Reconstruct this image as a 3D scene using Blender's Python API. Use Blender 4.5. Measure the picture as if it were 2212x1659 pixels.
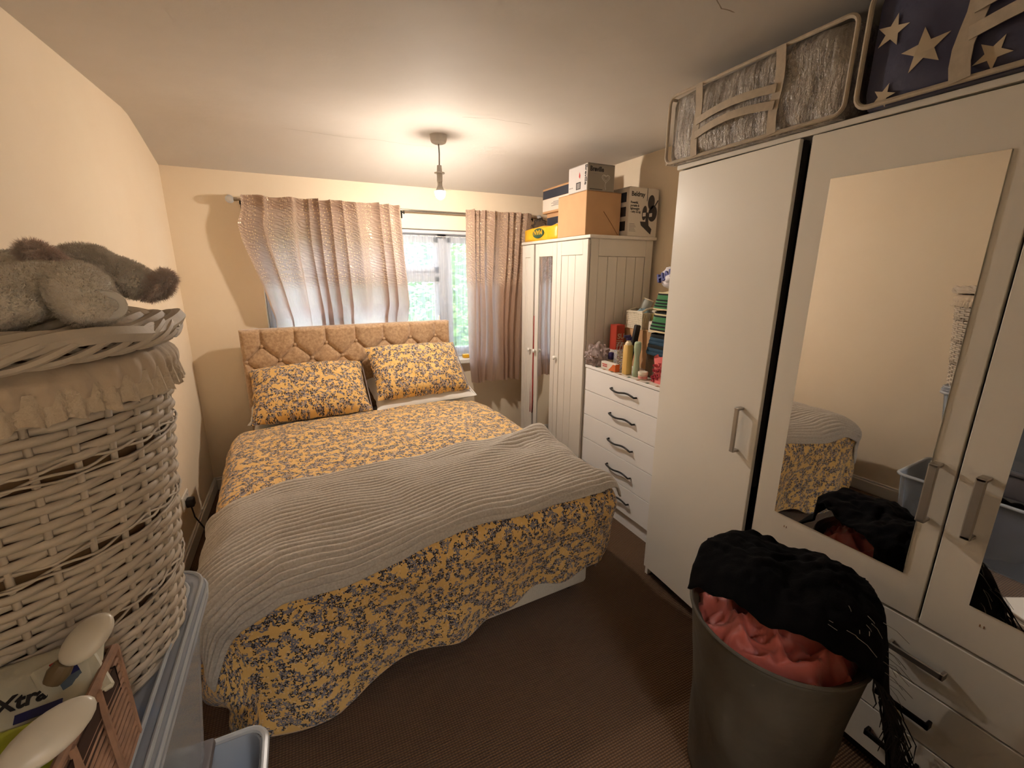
import bpy, bmesh, math, random
from mathutils import Vector, Matrix, noise
random.seed(7)
for o in list(bpy.data.objects): bpy.data.objects.remove(o)
SC = bpy.context.scene
COL = SC.collection
PI = math.pi

# ---------------------------------------------------------------- camera
FPX, PITCH, YAW, ROLL = 952.0, math.radians(14.3), math.radians(25.5), math.radians(0.27)
fw = Vector((math.sin(YAW)*math.cos(PITCH), math.cos(YAW)*math.cos(PITCH), -math.sin(PITCH)))
rt = Vector((math.cos(YAW), -math.sin(YAW), 0)); up = rt.cross(fw)
rt2 = rt*math.cos(ROLL) + up*math.sin(ROLL); up2 = rt2.cross(fw)
cd = bpy.data.cameras.new('camera'); cam = bpy.data.objects.new('camera', cd); COL.objects.link(cam)
cd.sensor_width = 36.0; cd.lens = FPX/2212.0*36.0; cd.clip_start = 0.02
mw = Matrix.Identity(4)
for i in range(3):
    mw[i][0], mw[i][1], mw[i][2] = rt2[i], up2[i], -fw[i]
mw[2][3] = 1.6
cam.matrix_world = mw
SC.camera = cam

# ---------------------------------------------------------------- world, sun, exposure
SKY_STRENGTH = 8.5
SUN_STRENGTH = 7.0
BULB_STRENGTH = 880.0
LANDING_FILL_STRENGTH = 42.0
w = bpy.data.worlds.new('world'); SC.world = w; w.use_nodes = True
wn = w.node_tree.nodes; wl = w.node_tree.links
bgn = wn['Background']; bgn.inputs['Strength'].default_value = SKY_STRENGTH
bgn.inputs['Color'].default_value = (0.80, 0.88, 1.0, 1)
sd = bpy.data.lights.new('sun', 'SUN'); sun = bpy.data.objects.new('sun', sd); COL.objects.link(sun)
sd.energy = SUN_STRENGTH; sd.angle = math.radians(1.0); sd.color = (1, 0.96, 0.88)
sun.rotation_euler = Vector((0.25, 0.62, -0.74)).to_track_quat('-Z', 'Y').to_euler()
pd = bpy.data.lights.new('window_portal', 'AREA'); portal = bpy.data.objects.new('window_portal', pd); COL.objects.link(portal)
pd.shape = 'RECTANGLE'; pd.size = 1.7; pd.size_y = 1.1; pd.cycles.is_portal = True
portal.location = (0.63, 3.92, 1.39); portal.rotation_euler = (-PI/2, 0, 0)
SC.view_settings.view_transform = 'Standard'; SC.view_settings.look = 'None'
SC.view_settings.gamma = 1.0; SC.view_settings.use_curve_mapping = False
SC.view_settings.exposure = 0.74
SC.cycles.sample_clamp_indirect = 4.0
SC.cycles.max_bounces = 6; SC.cycles.transparent_max_bounces = 10
SC.cycles.use_adaptive_sampling = True; SC.cycles.adaptive_threshold = 0.10; SC.cycles.adaptive_min_samples = 18
SC.cycles.caustics_reflective = False; SC.cycles.caustics_refractive = False

# ---------------------------------------------------------------- geometry helpers; a shape is (verts, faces[, uvs])
def gbox(x0, x1, y0, y1, z0, z1, bev=0.0, seg=1):
    if x0 > x1: x0, x1 = x1, x0
    if y0 > y1: y0, y1 = y1, y0
    if z0 > z1: z0, z1 = z1, z0
    v = [(x0,y0,z0),(x1,y0,z0),(x1,y1,z0),(x0,y1,z0),(x0,y0,z1),(x1,y0,z1),(x1,y1,z1),(x0,y1,z1)]
    f = [(0,3,2,1),(4,5,6,7),(0,1,5,4),(1,2,6,5),(2,3,7,6),(3,0,4,7)]
    if bev <= 0: return v, f
    bm = bmesh.new(); bv = [bm.verts.new(p) for p in v]
    for q in f: bm.faces.new([bv[i] for i in q])
    bmesh.ops.bevel(bm, geom=list(bm.edges), offset=min(bev, (x1-x0)*.45, (y1-y0)*.45, (z1-z0)*.45), segments=seg, profile=.5, affect='EDGES')
    bm.verts.index_update()
    r = [tuple(p.co) for p in bm.verts], [tuple(p.index for p in q.verts) for q in bm.faces]
    bm.free(); return r
def gcbox(c, s, bev=0.0, seg=1):
    return gbox(c[0]-s[0]/2, c[0]+s[0]/2, c[1]-s[1]/2, c[1]+s[1]/2, c[2]-s[2]/2, c[2]+s[2]/2, bev, seg)
def glathe(prof, seg=24, c=(0,0,0), cap=True, sx=1.0, sy=1.0):
    v, f = [], []
    for r, z in prof:
        for i in range(seg):
            a = 2*PI*i/seg; v.append((c[0]+r*sx*math.cos(a), c[1]+r*sy*math.sin(a), c[2]+z))
    for k in range(len(prof)-1):
        for i in range(seg):
            j = (i+1) % seg
            f.append((k*seg+i, k*seg+j, (k+1)*seg+j, (k+1)*seg+i))
    if cap:
        if prof[0][0] > 1e-6: f.append(tuple(range(seg-1, -1, -1)))
        n = (len(prof)-1)*seg
        if prof[-1][0] > 1e-6: f.append(tuple(range(n, n+seg)))
    return v, f
def gtube(pts, r, seg=8, cap=True, closed=False, flat=1.0):
    pts = [Vector(p) for p in pts]; n = len(pts)
    rr = r if isinstance(r, (list, tuple)) else [r]*n
    v, f = [], []; prev = None
    for i, p in enumerate(pts):
        if closed: t = pts[(i+1) % n] - pts[i-1]
        else: t = pts[min(i+1, n-1)] - pts[max(i-1, 0)]
        if t.length < 1e-9: t = Vector((0,0,1))
        t.normalize()
        if prev is None:
            a = Vector((0,0,1)) if abs(t.z) < .9 else Vector((1,0,0))
            u = t.cross(a).normalized()
        else:
            u = prev - t*prev.dot(t)
            u = u.normalized() if u.length > 1e-6 else t.orthogonal().normalized()
        prev = u; b = t.cross(u)
        for k in range(seg):
            a = 2*PI*k/seg
            v.append(tuple(p + u*(math.cos(a)*rr[i]*flat) + b*(math.sin(a)*rr[i])))
    m = n if closed else n-1
    for i in range(m):
        for k in range(seg):
            k2 = (k+1) % seg; j = (i+1) % n
            f.append((i*seg+k, i*seg+k2, j*seg+k2, j*seg+k))
    if cap and not closed:
        f.append(tuple(range(seg-1, -1, -1))); f.append(tuple(range((n-1)*seg, n*seg)))
    return v, f
def ggrid(fn, nu, nv, closed_u=False, uvs=True):
    v, uv, f = [], [], []
    for j in range(nv+1):
        for i in range(nu if closed_u else nu+1):
            u_, v_ = i/nu, j/nv
            r = fn(u_, v_)
            if len(r) == 2: v.append(tuple(r[0])); uv.append(r[1])
            else: v.append(tuple(r)); uv.append((u_, v_))
    w_ = nu if closed_u else nu+1
    for j in range(nv):
        for i in range(nu):
            i2 = (i+1) % w_ if closed_u else i+1
            f.append((j*w_+i, j*w_+i2, (j+1)*w_+i2, (j+1)*w_+i))
    return v, f, uv
def gsphere(c, r, nu=16, nv=10):
    rx, ry, rz = r if isinstance(r, (tuple, list)) else (r, r, r)
    return ggrid(lambda u, v: (c[0]+rx*math.sin(PI*(.001+.998*v))*math.cos(2*PI*u), c[1]+ry*math.sin(PI*(.001+.998*v))*math.sin(2*PI*u), c[2]-rz*math.cos(PI*v)), nu, nv, True)[:2]
def gprism(poly, vec):
    n = len(poly); vec = Vector(vec)
    v = [tuple(Vector(p)) for p in poly] + [tuple(Vector(p)+vec) for p in poly]
    f = [tuple(range(n-1, -1, -1)), tuple(range(n, 2*n))]
    for i in range(n): f.append((i, (i+1) % n, n+(i+1) % n, n+i))
    return v, f
def gmerge(*gs):
    v, f = [], []
    for g in gs:
        o = len(v); v += list(g[0]); f += [tuple(i+o for i in q) for q in g[1]]
    return v, f
def gx(g, M):
    return ([tuple(M @ Vector(p)) for p in g[0]],) + tuple(g[1:])
def T(x, y, z): return Matrix.Translation((x, y, z))
def RZ(d): return Matrix.Rotation(math.radians(d), 4, 'Z')
def RX(d): return Matrix.Rotation(math.radians(d), 4, 'X')
def RY(d): return Matrix.Rotation(math.radians(d), 4, 'Y')
def nz(x, y, z=0.0): return noise.noise(Vector((x, y, z)))
def lerp(a, b, t): return a+(b-a)*t
def interp(tab, x):
    if x <= tab[0][0]: return tab[0][1]
    for (a, va), (b, vb) in zip(tab, tab[1:]):
        if x <= b: return va+(vb-va)*(x-a)/(b-a)
    return tab[-1][1]
def sstep(a, b, x):
    t = max(0.0, min(1.0, (x-a)/(b-a))); return t*t*(3-2*t)

# ---------------------------------------------------------------- object helpers
def mesh_of(name, g, mat, smooth=35, fix=True):
    me = bpy.data.meshes.new(name)
    me.from_pydata([tuple(p) for p in g[0]], [], [tuple(q) for q in g[1]])
    if fix:
        bm = bmesh.new(); bm.from_mesh(me); bmesh.ops.recalc_face_normals(bm, faces=bm.faces); bm.to_mesh(me); bm.free()
    if len(g) > 2 and g[2]:
        ul = me.uv_layers.new(name='UVMap'); uv = g[2]
        ul.data.foreach_set('uv', [c for l in me.loops for c in uv[l.vertex_index]])
    if smooth:
        me.polygons.foreach_set('use_smooth', [True]*len(me.polygons))
        if smooth < 180: me.set_sharp_from_angle(angle=math.radians(smooth))
    if mat: me.materials.append(mat)
    me.update(); return me
def tag(o, label=None, cat=None, group=None, kind=None):
    for k, x in (('label', label), ('category', cat), ('group', group), ('kind', kind)):
        if x: o[k] = x
    return o
def thing(name, label, cat, loc=(0,0,0), rotz=0.0, group=None):
    o = bpy.data.objects.new(name, None); COL.objects.link(o); o.empty_display_size = .05
    o.location = loc; o.rotation_euler = (0, 0, math.radians(rotz))
    return tag(o, label, cat, group)
def root_of(o):
    while o.parent: o = o.parent
    return o
def part(name, g, mat, parent, local=False, smooth=35, label=None, kind=None, fix=True):
    """mesh child of parent; g in world coordinates unless local"""
    r = root_of(parent)
    if not local:
        M = Matrix.LocRotScale(r.location, r.rotation_euler, None).inverted()
        g = gx(g, M)
    o = bpy.data.objects.new(name, mesh_of(name, g, mat, smooth, fix)); COL.objects.link(o)
    o.parent = parent
    return tag(o, label, None, None, kind)
def single(name, g, mat, label=None, cat=None, group=None, kind=None, smooth=35, fix=True, base=None):
    """a top-level thing that is one mesh; its origin goes to its base"""
    if base is None:
        xs = [p[0] for p in g[0]]; ys = [p[1] for p in g[0]]; zs = [p[2] for p in g[0]]
        base = ((min(xs)+max(xs))/2, (min(ys)+max(ys))/2, min(zs))
    g = gx(g, T(-base[0], -base[1], -base[2]))
    o = bpy.data.objects.new(name, mesh_of(name, g, mat, smooth, fix)); COL.objects.link(o)
    o.location = base
    return tag(o, label, cat, group, kind)
def structure(name, g, mat, parent=None, smooth=35):
    if parent:
        o = bpy.data.objects.new(name, mesh_of(name, g, mat, smooth)); COL.objects.link(o); o.parent = parent; return o
    o = bpy.data.objects.new(name, mesh_of(name, g, mat, smooth)); COL.objects.link(o)
    o['kind'] = 'structure'; return o
def inst(me, name, parent, M=None):
    o = bpy.data.objects.new(name, me); COL.objects.link(o); o.parent = parent
    if M is not None: o.matrix_basis = M
    return o
def text_geo(s, size, M, bold=0.0, depth=0.0004, align='LEFT', width=None):
    """mesh of a line of lettering: x right, y up, face to +z, then moved by M"""
    cu = bpy.data.curves.new('t', 'FONT'); cu.body = s; cu.size = size; cu.offset = bold; cu.extrude = depth; cu.align_x = align
    cu.resolution_u = 3
    to = bpy.data.objects.new('t', cu); COL.objects.link(to)
    bpy.context.view_layer.update()
    me = bpy.data.meshes.new_from_object(to.evaluated_get(bpy.context.evaluated_depsgraph_get()))
    g = [tuple(p.co) for p in me.vertices], [tuple(q.vertices) for q in me.polygons]
    bpy.data.objects.remove(to); bpy.data.curves.remove(cu); bpy.data.meshes.remove(me)
    if width:
        xs = [p[0] for p in g[0]]; k = width/max(1e-6, max(xs)-min(xs)); x0 = min(xs)
        g = [((p[0]-x0)*k, p[1], p[2]) for p in g[0]], g[1]
    return gx(g, M)
def solidify(o, t, off=-1.0):
    m = o.modifiers.new('thick', 'SOLIDIFY'); m.thickness = t; m.offset = off; return o
def frame_matrix(o, x, n):
    """axes for flat print: origin o, reading direction x, outward normal n"""
    x = Vector(x).normalized(); n = Vector(n).normalized(); y = n.cross(x)
    M = Matrix.Identity(4)
    for i in range(3): M[i][0], M[i][1], M[i][2], M[i][3] = x[i], y[i], n[i], o[i]
    return M
# ---------------------------------------------------------------- materials
def srgb(r, g, b):
    f = lambda c: (c/255/12.92) if c/255 <= .04045 else ((c/255+.055)/1.055)**2.4
    return (f(r), f(g), f(b), 1.0)
class NT:
    def __init__(s, name):
        s.m = bpy.data.materials.new(name); s.m.use_nodes = True; s.t = s.m.node_tree
        s.b = s.t.nodes['Principled BSDF']; s.out = s.t.nodes['Material Output']
    def n(s, typ, ins=None, **props):
        k = s.t.nodes.new('ShaderNode'+typ)
        for a, b in props.items(): setattr(k, a, b)
        for a, b in (ins or {}).items(): s.set(k, a, b)
        return k
    def set(s, node, key, val):
        i = node.inputs[key]
        if isinstance(val, bpy.types.NodeSocket): s.t.links.new(val, i)
        elif isinstance(val, bpy.types.Node): s.t.links.new(val.outputs[0], i)
        else: i.default_value = val
    def math(s, op, a, b=0.0, c=0.0, clamp=False):
        return s.n('Math', {0: a, 1: b, 2: c}, operation=op, use_clamp=clamp).outputs[0]
    def vmath(s, op, a, b=(0,0,0)):
        k = s.n('VectorMath', {0: a, 1: b}, operation=op)
        return k.outputs['Value'] if op in ('LENGTH', 'DOT_PRODUCT') else k.outputs[0]
    def mix(s, fac, a, b, blend='MIX'):
        k = s.t.nodes.new('ShaderNodeMix'); k.data_type = 'RGBA'; k.blend_type = blend
        s.set(k, 0, fac); s.set(k, 6, a); s.set(k, 7, b); return k.outputs[2]
    def ramp(s, fac, lo, hi):
        return s.n('MapRange', {0: fac, 1: lo, 2: hi, 3: 0.0, 4: 1.0}, clamp=True).outputs[0]
    def obj(s): return s.n('TexCoord').outputs['Object']
    def uv(s): return s.n('TexCoord').outputs['UV']
    def noise(s, vec, scale, detail=3.0, rough=.5):
        return s.n('TexNoise', {'Vector': vec, 'Scale': scale, 'Detail': detail, 'Roughness': rough}).outputs[0]
    def bump(s, h, strength=.3, dist=.002, normal=None):
        ins = {'Height': h, 'Strength': strength, 'Distance': dist}
        if normal is not None: ins['Normal'] = normal
        return s.n('Bump', ins).outputs[0]
    def P(s, **kw):
        names = dict(col='Base Color', rough='Roughness', metal='Metallic', normal='Normal', spec='Specular IOR Level', trans='Transmission Weight', alpha='Alpha', sheen='Sheen Weight', sheenr='Sheen Roughness', coat='Coat Weight', ecol='Emission Color', estr='Emission Strength', sss='Subsurface Weight', ior='IOR')
        for k, v in kw.items(): s.set(s.b, names[k], v)
        return s
def pm(name, col, rough=.6, metal=0.0, spec=.4, var=0.0, vscale=6.0, bump=0.0, bscale=120.0, bdist=.001, sheen=0.0, coat=0.0, col2=None):
    m = NT(name); col = tuple(col) if len(col) == 4 else tuple(col)+(1,)
    c = col
    if var or col2:
        oc = m.obj(); f = m.ramp(m.noise(oc, vscale, 4.0), .3, .7)
        c2 = col2 if col2 else tuple(x*(1-var) for x in col[:3])+(1,)
        c = m.mix(f, c2, col)
    m.P(col=c, rough=rough, metal=metal, spec=spec, sheen=sheen, coat=coat)
    if bump: m.P(normal=m.bump(m.noise(m.obj(), bscale, 4.0), bump, bdist))
    return m.m
M = {}
def wall_mat(name, c1, c2):
    m = NT(name); oc = m.obj()
    f = m.ramp(m.noise(oc, 1.6, 5.0, .6), .35, .7)
    m.P(col=m.mix(f, c1, c2), rough=.75, spec=.25)
    h = m.math('ADD', m.noise(oc, 7.0, 4.0), m.math('MULTIPLY', m.noise(oc, 160.0, 3.0), .06))
    m.P(normal=m.bump(h, .22, .012)); return m.m
M['wall'] = wall_mat('wall_paint', srgb(240, 221, 193), srgb(244, 227, 201))
M['ceiling'] = wall_mat('ceiling_paint', srgb(206, 198, 188), srgb(212, 205, 196))
M['gloss_white'] = pm('white_gloss_paint', srgb(232, 228, 220), .3, spec=.5)
def carpet():
    m = NT('ribbed_carpet'); oc = m.obj()
    wv = m.n('TexWave', {'Vector': oc, 'Scale': 36.0, 'Distortion': .8, 'Detail': 2.0, 'Detail Scale': 3.0}, wave_type='BANDS', bands_direction='Y').outputs[1]
    wx = m.n('TexWave', {'Vector': oc, 'Scale': 30.0, 'Distortion': 1.2, 'Detail': 2.0}, wave_type='BANDS', bands_direction='X').outputs[1]
    h = m.math('MULTIPLY', wv, m.math('ADD', m.math('MULTIPLY', wx, .5), .5))
    n1 = m.noise(oc, 4.0, 4.0)
    c = m.mix(h, srgb(64, 43, 27), srgb(126, 94, 65))
    m.P(col=m.mix(m.math('MULTIPLY', m.ramp(n1, .35, .75), .3), c, srgb(96, 72, 50)), rough=.95, spec=.1, sheen=.2)
    m.P(normal=m.bump(m.math('ADD', h, m.math('MULTIPLY', m.noise(oc, 500.0), .4)), .7, .004)); return m.m
M['carpet'] = carpet()
def floral():
    m = NT('floral_cotton'); uv = m.uv()
    def sc(v, k):
        q = m.n('VectorMath', {0: v}, operation='SCALE'); q.inputs['Scale'].default_value = k; return q.outputs[0]
    def star(k, petals, R, off, inner):
        v = m.vmath('ADD', sc(uv, k), off)
        vo = m.n('TexVoronoi', {'Vector': v, 'Scale': 1.0, 'Randomness': .85}, voronoi_dimensions='2D', feature='F1')
        d = m.vmath('SUBTRACT', v, vo.outputs['Position'])
        sp = m.n('SeparateXYZ', {0: d}); rnd = m.n('SeparateColor', {0: vo.outputs['Color']})
        th = m.math('ADD', m.math('ARCTAN2', sp.outputs[1], sp.outputs[0]), m.math('MULTIPLY', rnd.outputs[0], 6.28))
        ln = m.vmath('LENGTH', m.n('CombineXYZ', {0: sp.outputs[0], 1: sp.outputs[1]}).outputs[0])
        lobe = m.math('ABSOLUTE', m.math('COSINE', m.math('MULTIPLY', th, petals/2)))
        rad = m.math('MULTIPLY', m.math('ADD', inner, m.math('MULTIPLY', lobe, 1-inner)), R)
        return m.ramp(m.math('SUBTRACT', rad, ln), -.02, .04), rnd, vo
    clm = m.noise(uv, 24.0, 2.0, .6)
    inA = m.math('GREATER_THAN', clm, .475); inB = m.math('GREATER_THAN', clm, .44)
    a, ra, _ = star(50.0, 5, .66, (3.1, 1.7, 0), .20)
    b, rb, _ = star(70.0, 3, .50, (7.3, 2.9, 0), .06)
    d, rd, _ = star(75.0, 4, .30, (1.3, 9.1, 0), .4)
    keepB = m.math('GREATER_THAN', rb.outputs[1], .45)
    base = m.mix(m.ramp(m.noise(uv, 9.0, 3.0), .3, .7), srgb(226, 182, 108), srgb(236, 194, 122))
    c = m.mix(m.math('MULTIPLY', m.math('MULTIPLY', d, m.math('GREATER_THAN', rd.outputs[0], .6)), .8), base, srgb(236, 206, 158))
    leaf = m.mix(ra.outputs[2], srgb(104, 103, 120), srgb(138, 134, 142))
    c = m.mix(m.math('MULTIPLY', a, inA), c, leaf)
    c = m.mix(m.math('MULTIPLY', m.math('MULTIPLY', b, inB), keepB), c, srgb(38, 33, 38))
    m.P(col=c, rough=.85, spec=.2, sheen=.25)
    oc = m.obj()
    h = m.math('ADD', m.noise(oc, 14.0, 4.0, .6), m.math('MULTIPLY', m.noise(uv, 900.0, 2.0), .03))
    m.P(normal=m.bump(h, .35, .012)); return m.m
M['floral'] = floral()
def fuzzy(name, c1, c2, sc=300.0, sheen=.6, bump=.5, bd=.002):
    m = NT(name); oc = m.obj()
    m.P(col=m.mix(m.ramp(m.noise(oc, sc*.3, 4.0, .7), .3, .7), c1, c2), rough=.95, spec=.1, sheen=sheen, sheenr=.5)
    m.P(normal=m.bump(m.noise(oc, sc, 3.0, .7), bump, bd)); return m.m
M['throw'] = fuzzy('ribbed_plush_throw', srgb(180, 170, 158), srgb(212, 204, 194), 420.0, .3, .5, .0015)
M['headboard'] = fuzzy('crushed_velvet_tan', srgb(158, 124, 92), srgb(206, 174, 138), 170.0, .5, .25, .0015)
M['divan'] = fuzzy('pale_divan_cloth', srgb(206, 196, 180), srgb(222, 213, 198), 600.0, .1, .3, .0006)
M['white_cotton'] = pm('white_cotton', srgb(226, 222, 216), .85, spec=.2, bump=.3, bscale=18.0, bdist=.008, sheen=.2)
M['plush_white'] = fuzzy('plush_cream', srgb(232, 218, 200), srgb(246, 238, 226), 260.0, .8, .8, .004)
M['plush_pink'] = fuzzy('plush_dusty_pink', srgb(222, 190, 174), srgb(242, 224, 212), 200.0, .8, .9, .005)
M['plush_beige'] = fuzzy('plush_beige', srgb(230, 216, 200), srgb(248, 240, 228), 200.0, .8, .9, .005)
def curtain():
    m = NT('champagne_curtain'); uv = m.uv(); oc = m.obj()
    s = m.n('SeparateXYZ', {0: uv}); vz = s.outputs[1]
    top = m.ramp(vz, 1.46, 1.54)
    def sc(v, k):
        q = m.n('VectorMath', {0: v}, operation='MULTIPLY'); q.inputs[1].default_value = k; return q.outputs[0]
    vo = m.n('TexVoronoi', {'Vector': sc(uv, (58, 40, 1)), 'Scale': 1.0, 'Randomness': .55}, voronoi_dimensions='2D', feature='F1')
    dot = m.math('LESS_THAN', vo.outputs['Distance'], .17)
    stripe = m.math('GREATER_THAN', m.noise(sc(uv, (16, 1.5, 1)), 1.0, 1.0), .47)
    seq = m.math('MULTIPLY', m.math('MULTIPLY', dot, stripe), top)
    slub = m.noise(sc(uv, (700, 14, 1)), 1.0, 2.0)
    leafn = m.n('TexWave', {'Vector': sc(uv, (12, 30, 1)), 'Scale': 1.0, 'Distortion': 9.0, 'Detail': 2.0}, wave_type='BANDS', bands_direction='DIAGONAL').outputs[1]
    c = m.mix(m.ramp(slub, .3, .7), srgb(190, 158, 132), srgb(214, 186, 162))
    c = m.mix(m.math('MULTIPLY', m.math('MULTIPLY', leafn, top), .35), c, srgb(160, 124, 98))
    c = m.mix(seq, c, srgb(255, 236, 200))
    h = m.math('ADD', m.math('MULTIPLY', m.math('MULTIPLY', leafn, top), .8), m.math('MULTIPLY', m.noise(oc, 30.0, 3.0), .6))
    nr = m.bump(h, .6, .006)
    m.P(col=c, rough=m.mix(seq, (.42,)*3+(1,), (.3,)*3+(1,)), metal=m.math('MULTIPLY', seq, .35), normal=nr, sheen=.3)
    tr = m.n('BsdfTranslucent', {'Color': m.mix(.55, c, srgb(238, 230, 232)), 'Normal': nr})
    mx = m.n('MixShader', {0: m.math('MULTIPLY', m.math('SUBTRACT', 1.0, seq), m.math('SUBTRACT', .70, m.math('MULTIPLY', top, .28))), 1: m.b.outputs[0], 2: tr.outputs[0]})
    m.t.links.new(mx.outputs[0], m.out.inputs[0]); return m.m
M['curtain'] = curtain()
def net():
    m = NT('white_net'); uv = m.uv()
    q = m.n('VectorMath', {0: uv}, operation='MULTIPLY'); q.inputs[1].default_value = (90, 3, 1)
    d = m.noise(q.outputs[0], 1.0, 2.0)
    di = m.n('BsdfDiffuse', {'Color': (.70, .73, .80, 1)}); tr = m.n('BsdfTranslucent', {'Color': (.62, .66, .74, 1)})
    a = m.n('MixShader', {0: .5, 1: di.outputs[0], 2: tr.outputs[0]})
    tp = m.n('BsdfTransparent', {})
    mx = m.n('MixShader', {0: m.n('MapRange', {0: d, 1: .3, 2: .7, 3: .68, 4: .42}).outputs[0], 1: a.outputs[0], 2: tp.outputs[0]})
    m.t.links.new(mx.outputs[0], m.out.inputs[0]); return m.m
M['net'] = net()
def clear(name, col, opac, rough=.15, tint=(.93,.95,.97,1), bump=0.0, bs=12.0):
    m = NT(name); m.P(col=col, rough=rough, spec=.6)
    if bump: m.P(normal=m.bump(m.noise(m.obj(), bs, 4.0, .6), bump, .03))
    tp = m.n('BsdfTransparent', {'Color': tint})
    fr = m.n('Fresnel', {'IOR': 1.45}).outputs[0]
    fac = m.math('ADD', opac, m.math('MULTIPLY', fr, .7), clamp=True)
    mx = m.n('MixShader', {0: fac, 1: tp.outputs[0], 2: m.b.outputs[0]})
    m.t.links.new(mx.outputs[0], m.out.inputs[0]); return m.m
M['clear_box'] = clear('frosted_clear_plastic', srgb(206, 212, 222), .20, .15)
M['clear_rim'] = clear('frosted_clear_rim', srgb(228, 232, 236), .5, .18)
M['clear_lid'] = clear('frosted_clear_lid', srgb(214, 220, 232), .36, .16)
M['glass'] = clear('window_glass', (.9,.95,1,1), .02, .02)
M['poly'] = clear('thin_polythene', srgb(214, 190, 184), .42, .2, bump=.6, bs=40)
M['pvc'] = None
def storage_pvc():
    m = NT('grey_vacuum_plastic'); oc = m.obj()
    q = m.n('VectorMath', {0: oc}, operation='MULTIPLY'); q.inputs[1].default_value = (10, 26, 5)
    n1 = m.noise(q.outputs[0], 1.0, 5.0, .6)
    m.P(col=m.mix(m.ramp(n1, .35, .68), srgb(122, 114, 108), srgb(196, 188, 178)), rough=.22, spec=.6, coat=.4)
    m.P(normal=m.bump(m.math('ADD', n1, m.math('MULTIPLY', m.noise(oc, 22.0, 5.0, .65), .8)), .8, .03)); return m.m
M['pvc'] = storage_pvc()
M['navy'] = pm('navy_bag_cloth', srgb(66, 66, 92), .55, var=.2, vscale=9, bump=.5, bscale=16, bdist=.01)
M['tape'] = pm('pale_woven_tape', srgb(196, 182, 162), .75, var=.15, vscale=60, bump=.3, bscale=300)
M['star'] = pm('cream_star_print', srgb(204, 188, 162), .7, var=.1)
M['ward_white'] = pm('wardrobe_white_laminate', srgb(245, 240, 230), .33, spec=.45, var=.03, vscale=2)
M['white_wood'] = pm('white_painted_wood', srgb(224, 216, 204), .45, var=.05, vscale=3, bump=.1, bscale=30)
M['chest_white'] = pm('white_drawer_laminate', srgb(243, 240, 237), .4, var=.03, vscale=4, bump=.06, bscale=60)
M['black'] = pm('black_trim_gap_shade', srgb(14, 12, 12), .7)  # black trim; inside the wardrobes it stands in for shade
M['black_metal'] = pm('black_metal', srgb(38, 34, 32), .45, .6)
M['brushed'] = pm('brushed_nickel', srgb(186, 180, 172), .38, .85)
M['chrome'] = pm('chrome', srgb(196, 188, 176), .16, 1.0)
m_ = NT('mirror_glass'); m_.P(col=(.88,.88,.87,1), metal=1.0, rough=.015); M['mirror'] = m_.m
M['card'] = pm('brown_cardboard', srgb(196, 154, 112), .8, var=.08, vscale=10, bump=.08, bscale=150)
M['card_dark'] = pm('cardboard_edge', srgb(150, 110, 76), .85)
M['box_grey'] = pm('printed_grey_card', srgb(146, 136, 124), .45, var=.1, vscale=8)
M['box_pale'] = pm('printed_pale_card', srgb(196, 188, 182), .45, var=.06, vscale=8)
M['box_white'] = pm('printed_white_card', srgb(216, 206, 192), .5, var=.05, vscale=8)
M['ink'] = pm('dark_ink', srgb(40, 36, 36), .6)
M['ink_navy'] = pm('navy_print', srgb(46, 50, 62), .6, var=.15)
M['ink_white'] = pm('white_print', srgb(212, 204, 196), .6)
M['ink_red'] = pm('red_print', srgb(180, 50, 44), .6)
M['ink_grey'] = pm('grey_print', srgb(128, 122, 118), .6)
M['yellow_bag'] = pm('yellow_carrier_plastic', srgb(232, 176, 36), .35, var=.1, vscale=20, bump=.5, bscale=30, bdist=.006)
M['green_print'] = pm('green_print', srgb(44, 78, 60), .5)
M['red_cloth'] = pm('red_cloth', srgb(150, 44, 30), .85, var=.25, vscale=20, sheen=.3)
M['wicker'] = pm('white_painted_wicker', srgb(212, 198, 180), .6, var=.14, vscale=30, bump=.4, bscale=220, bdist=.001)
M['liner'] = pm('cream_cotton_liner', srgb(206, 186, 162), .9, bump=.5, bscale=24, bdist=.01, sheen=.2)
M['lace'] = pm('cream_lace', srgb(214, 196, 172), .9, bump=.8, bscale=140, bdist=.004)
M['rush'] = pm('brown_woven_rush', srgb(168, 128, 102), .7, var=.35, vscale=40, bump=.5, bscale=200)
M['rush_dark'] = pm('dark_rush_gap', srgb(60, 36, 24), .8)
M['bin_cloth'] = pm('grey_felt_bin', srgb(88, 80, 68), .75, var=.4, vscale=4, bump=.5, bscale=7, bdist=.02)
M['bin_in'] = pm('dark_bin_lining', srgb(70, 60, 44), .9)
M['shawl'] = pm('black_wool', srgb(14, 13, 14), .98, spec=.1, var=.3, vscale=30, bump=.6, bscale=200, bdist=.003)
M['fringe'] = pm('black_wool_fringe', srgb(30, 27, 26), .95)
M['salmon'] = pm('salmon_satin', srgb(176, 84, 72), .5, var=.25, vscale=9, bump=.5, bscale=10, bdist=.012, sheen=.2)
M['pvc_frame'] = pm('white_window_frame', srgb(222, 224, 228), .35)
M['socket'] = pm('white_socket_plastic', srgb(226, 218, 204), .4)
M['plug'] = pm('black_rubber', srgb(24, 20, 18), .6)
M['lamp_white'] = pm('white_lamp_plastic', srgb(214, 208, 200), .4)
M['cord'] = pm('grey_flex', srgb(120, 112, 102), .6)
m_ = NT('glowing_bulb'); m_.P(col=(1,1,1,1), ecol=(1.0, .88, .76, 1), estr=BULB_STRENGTH); M['bulb'] = m_.m
M['crystal'] = clear('crystal', (.95,.95,.95,1), .25, .05)
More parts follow.
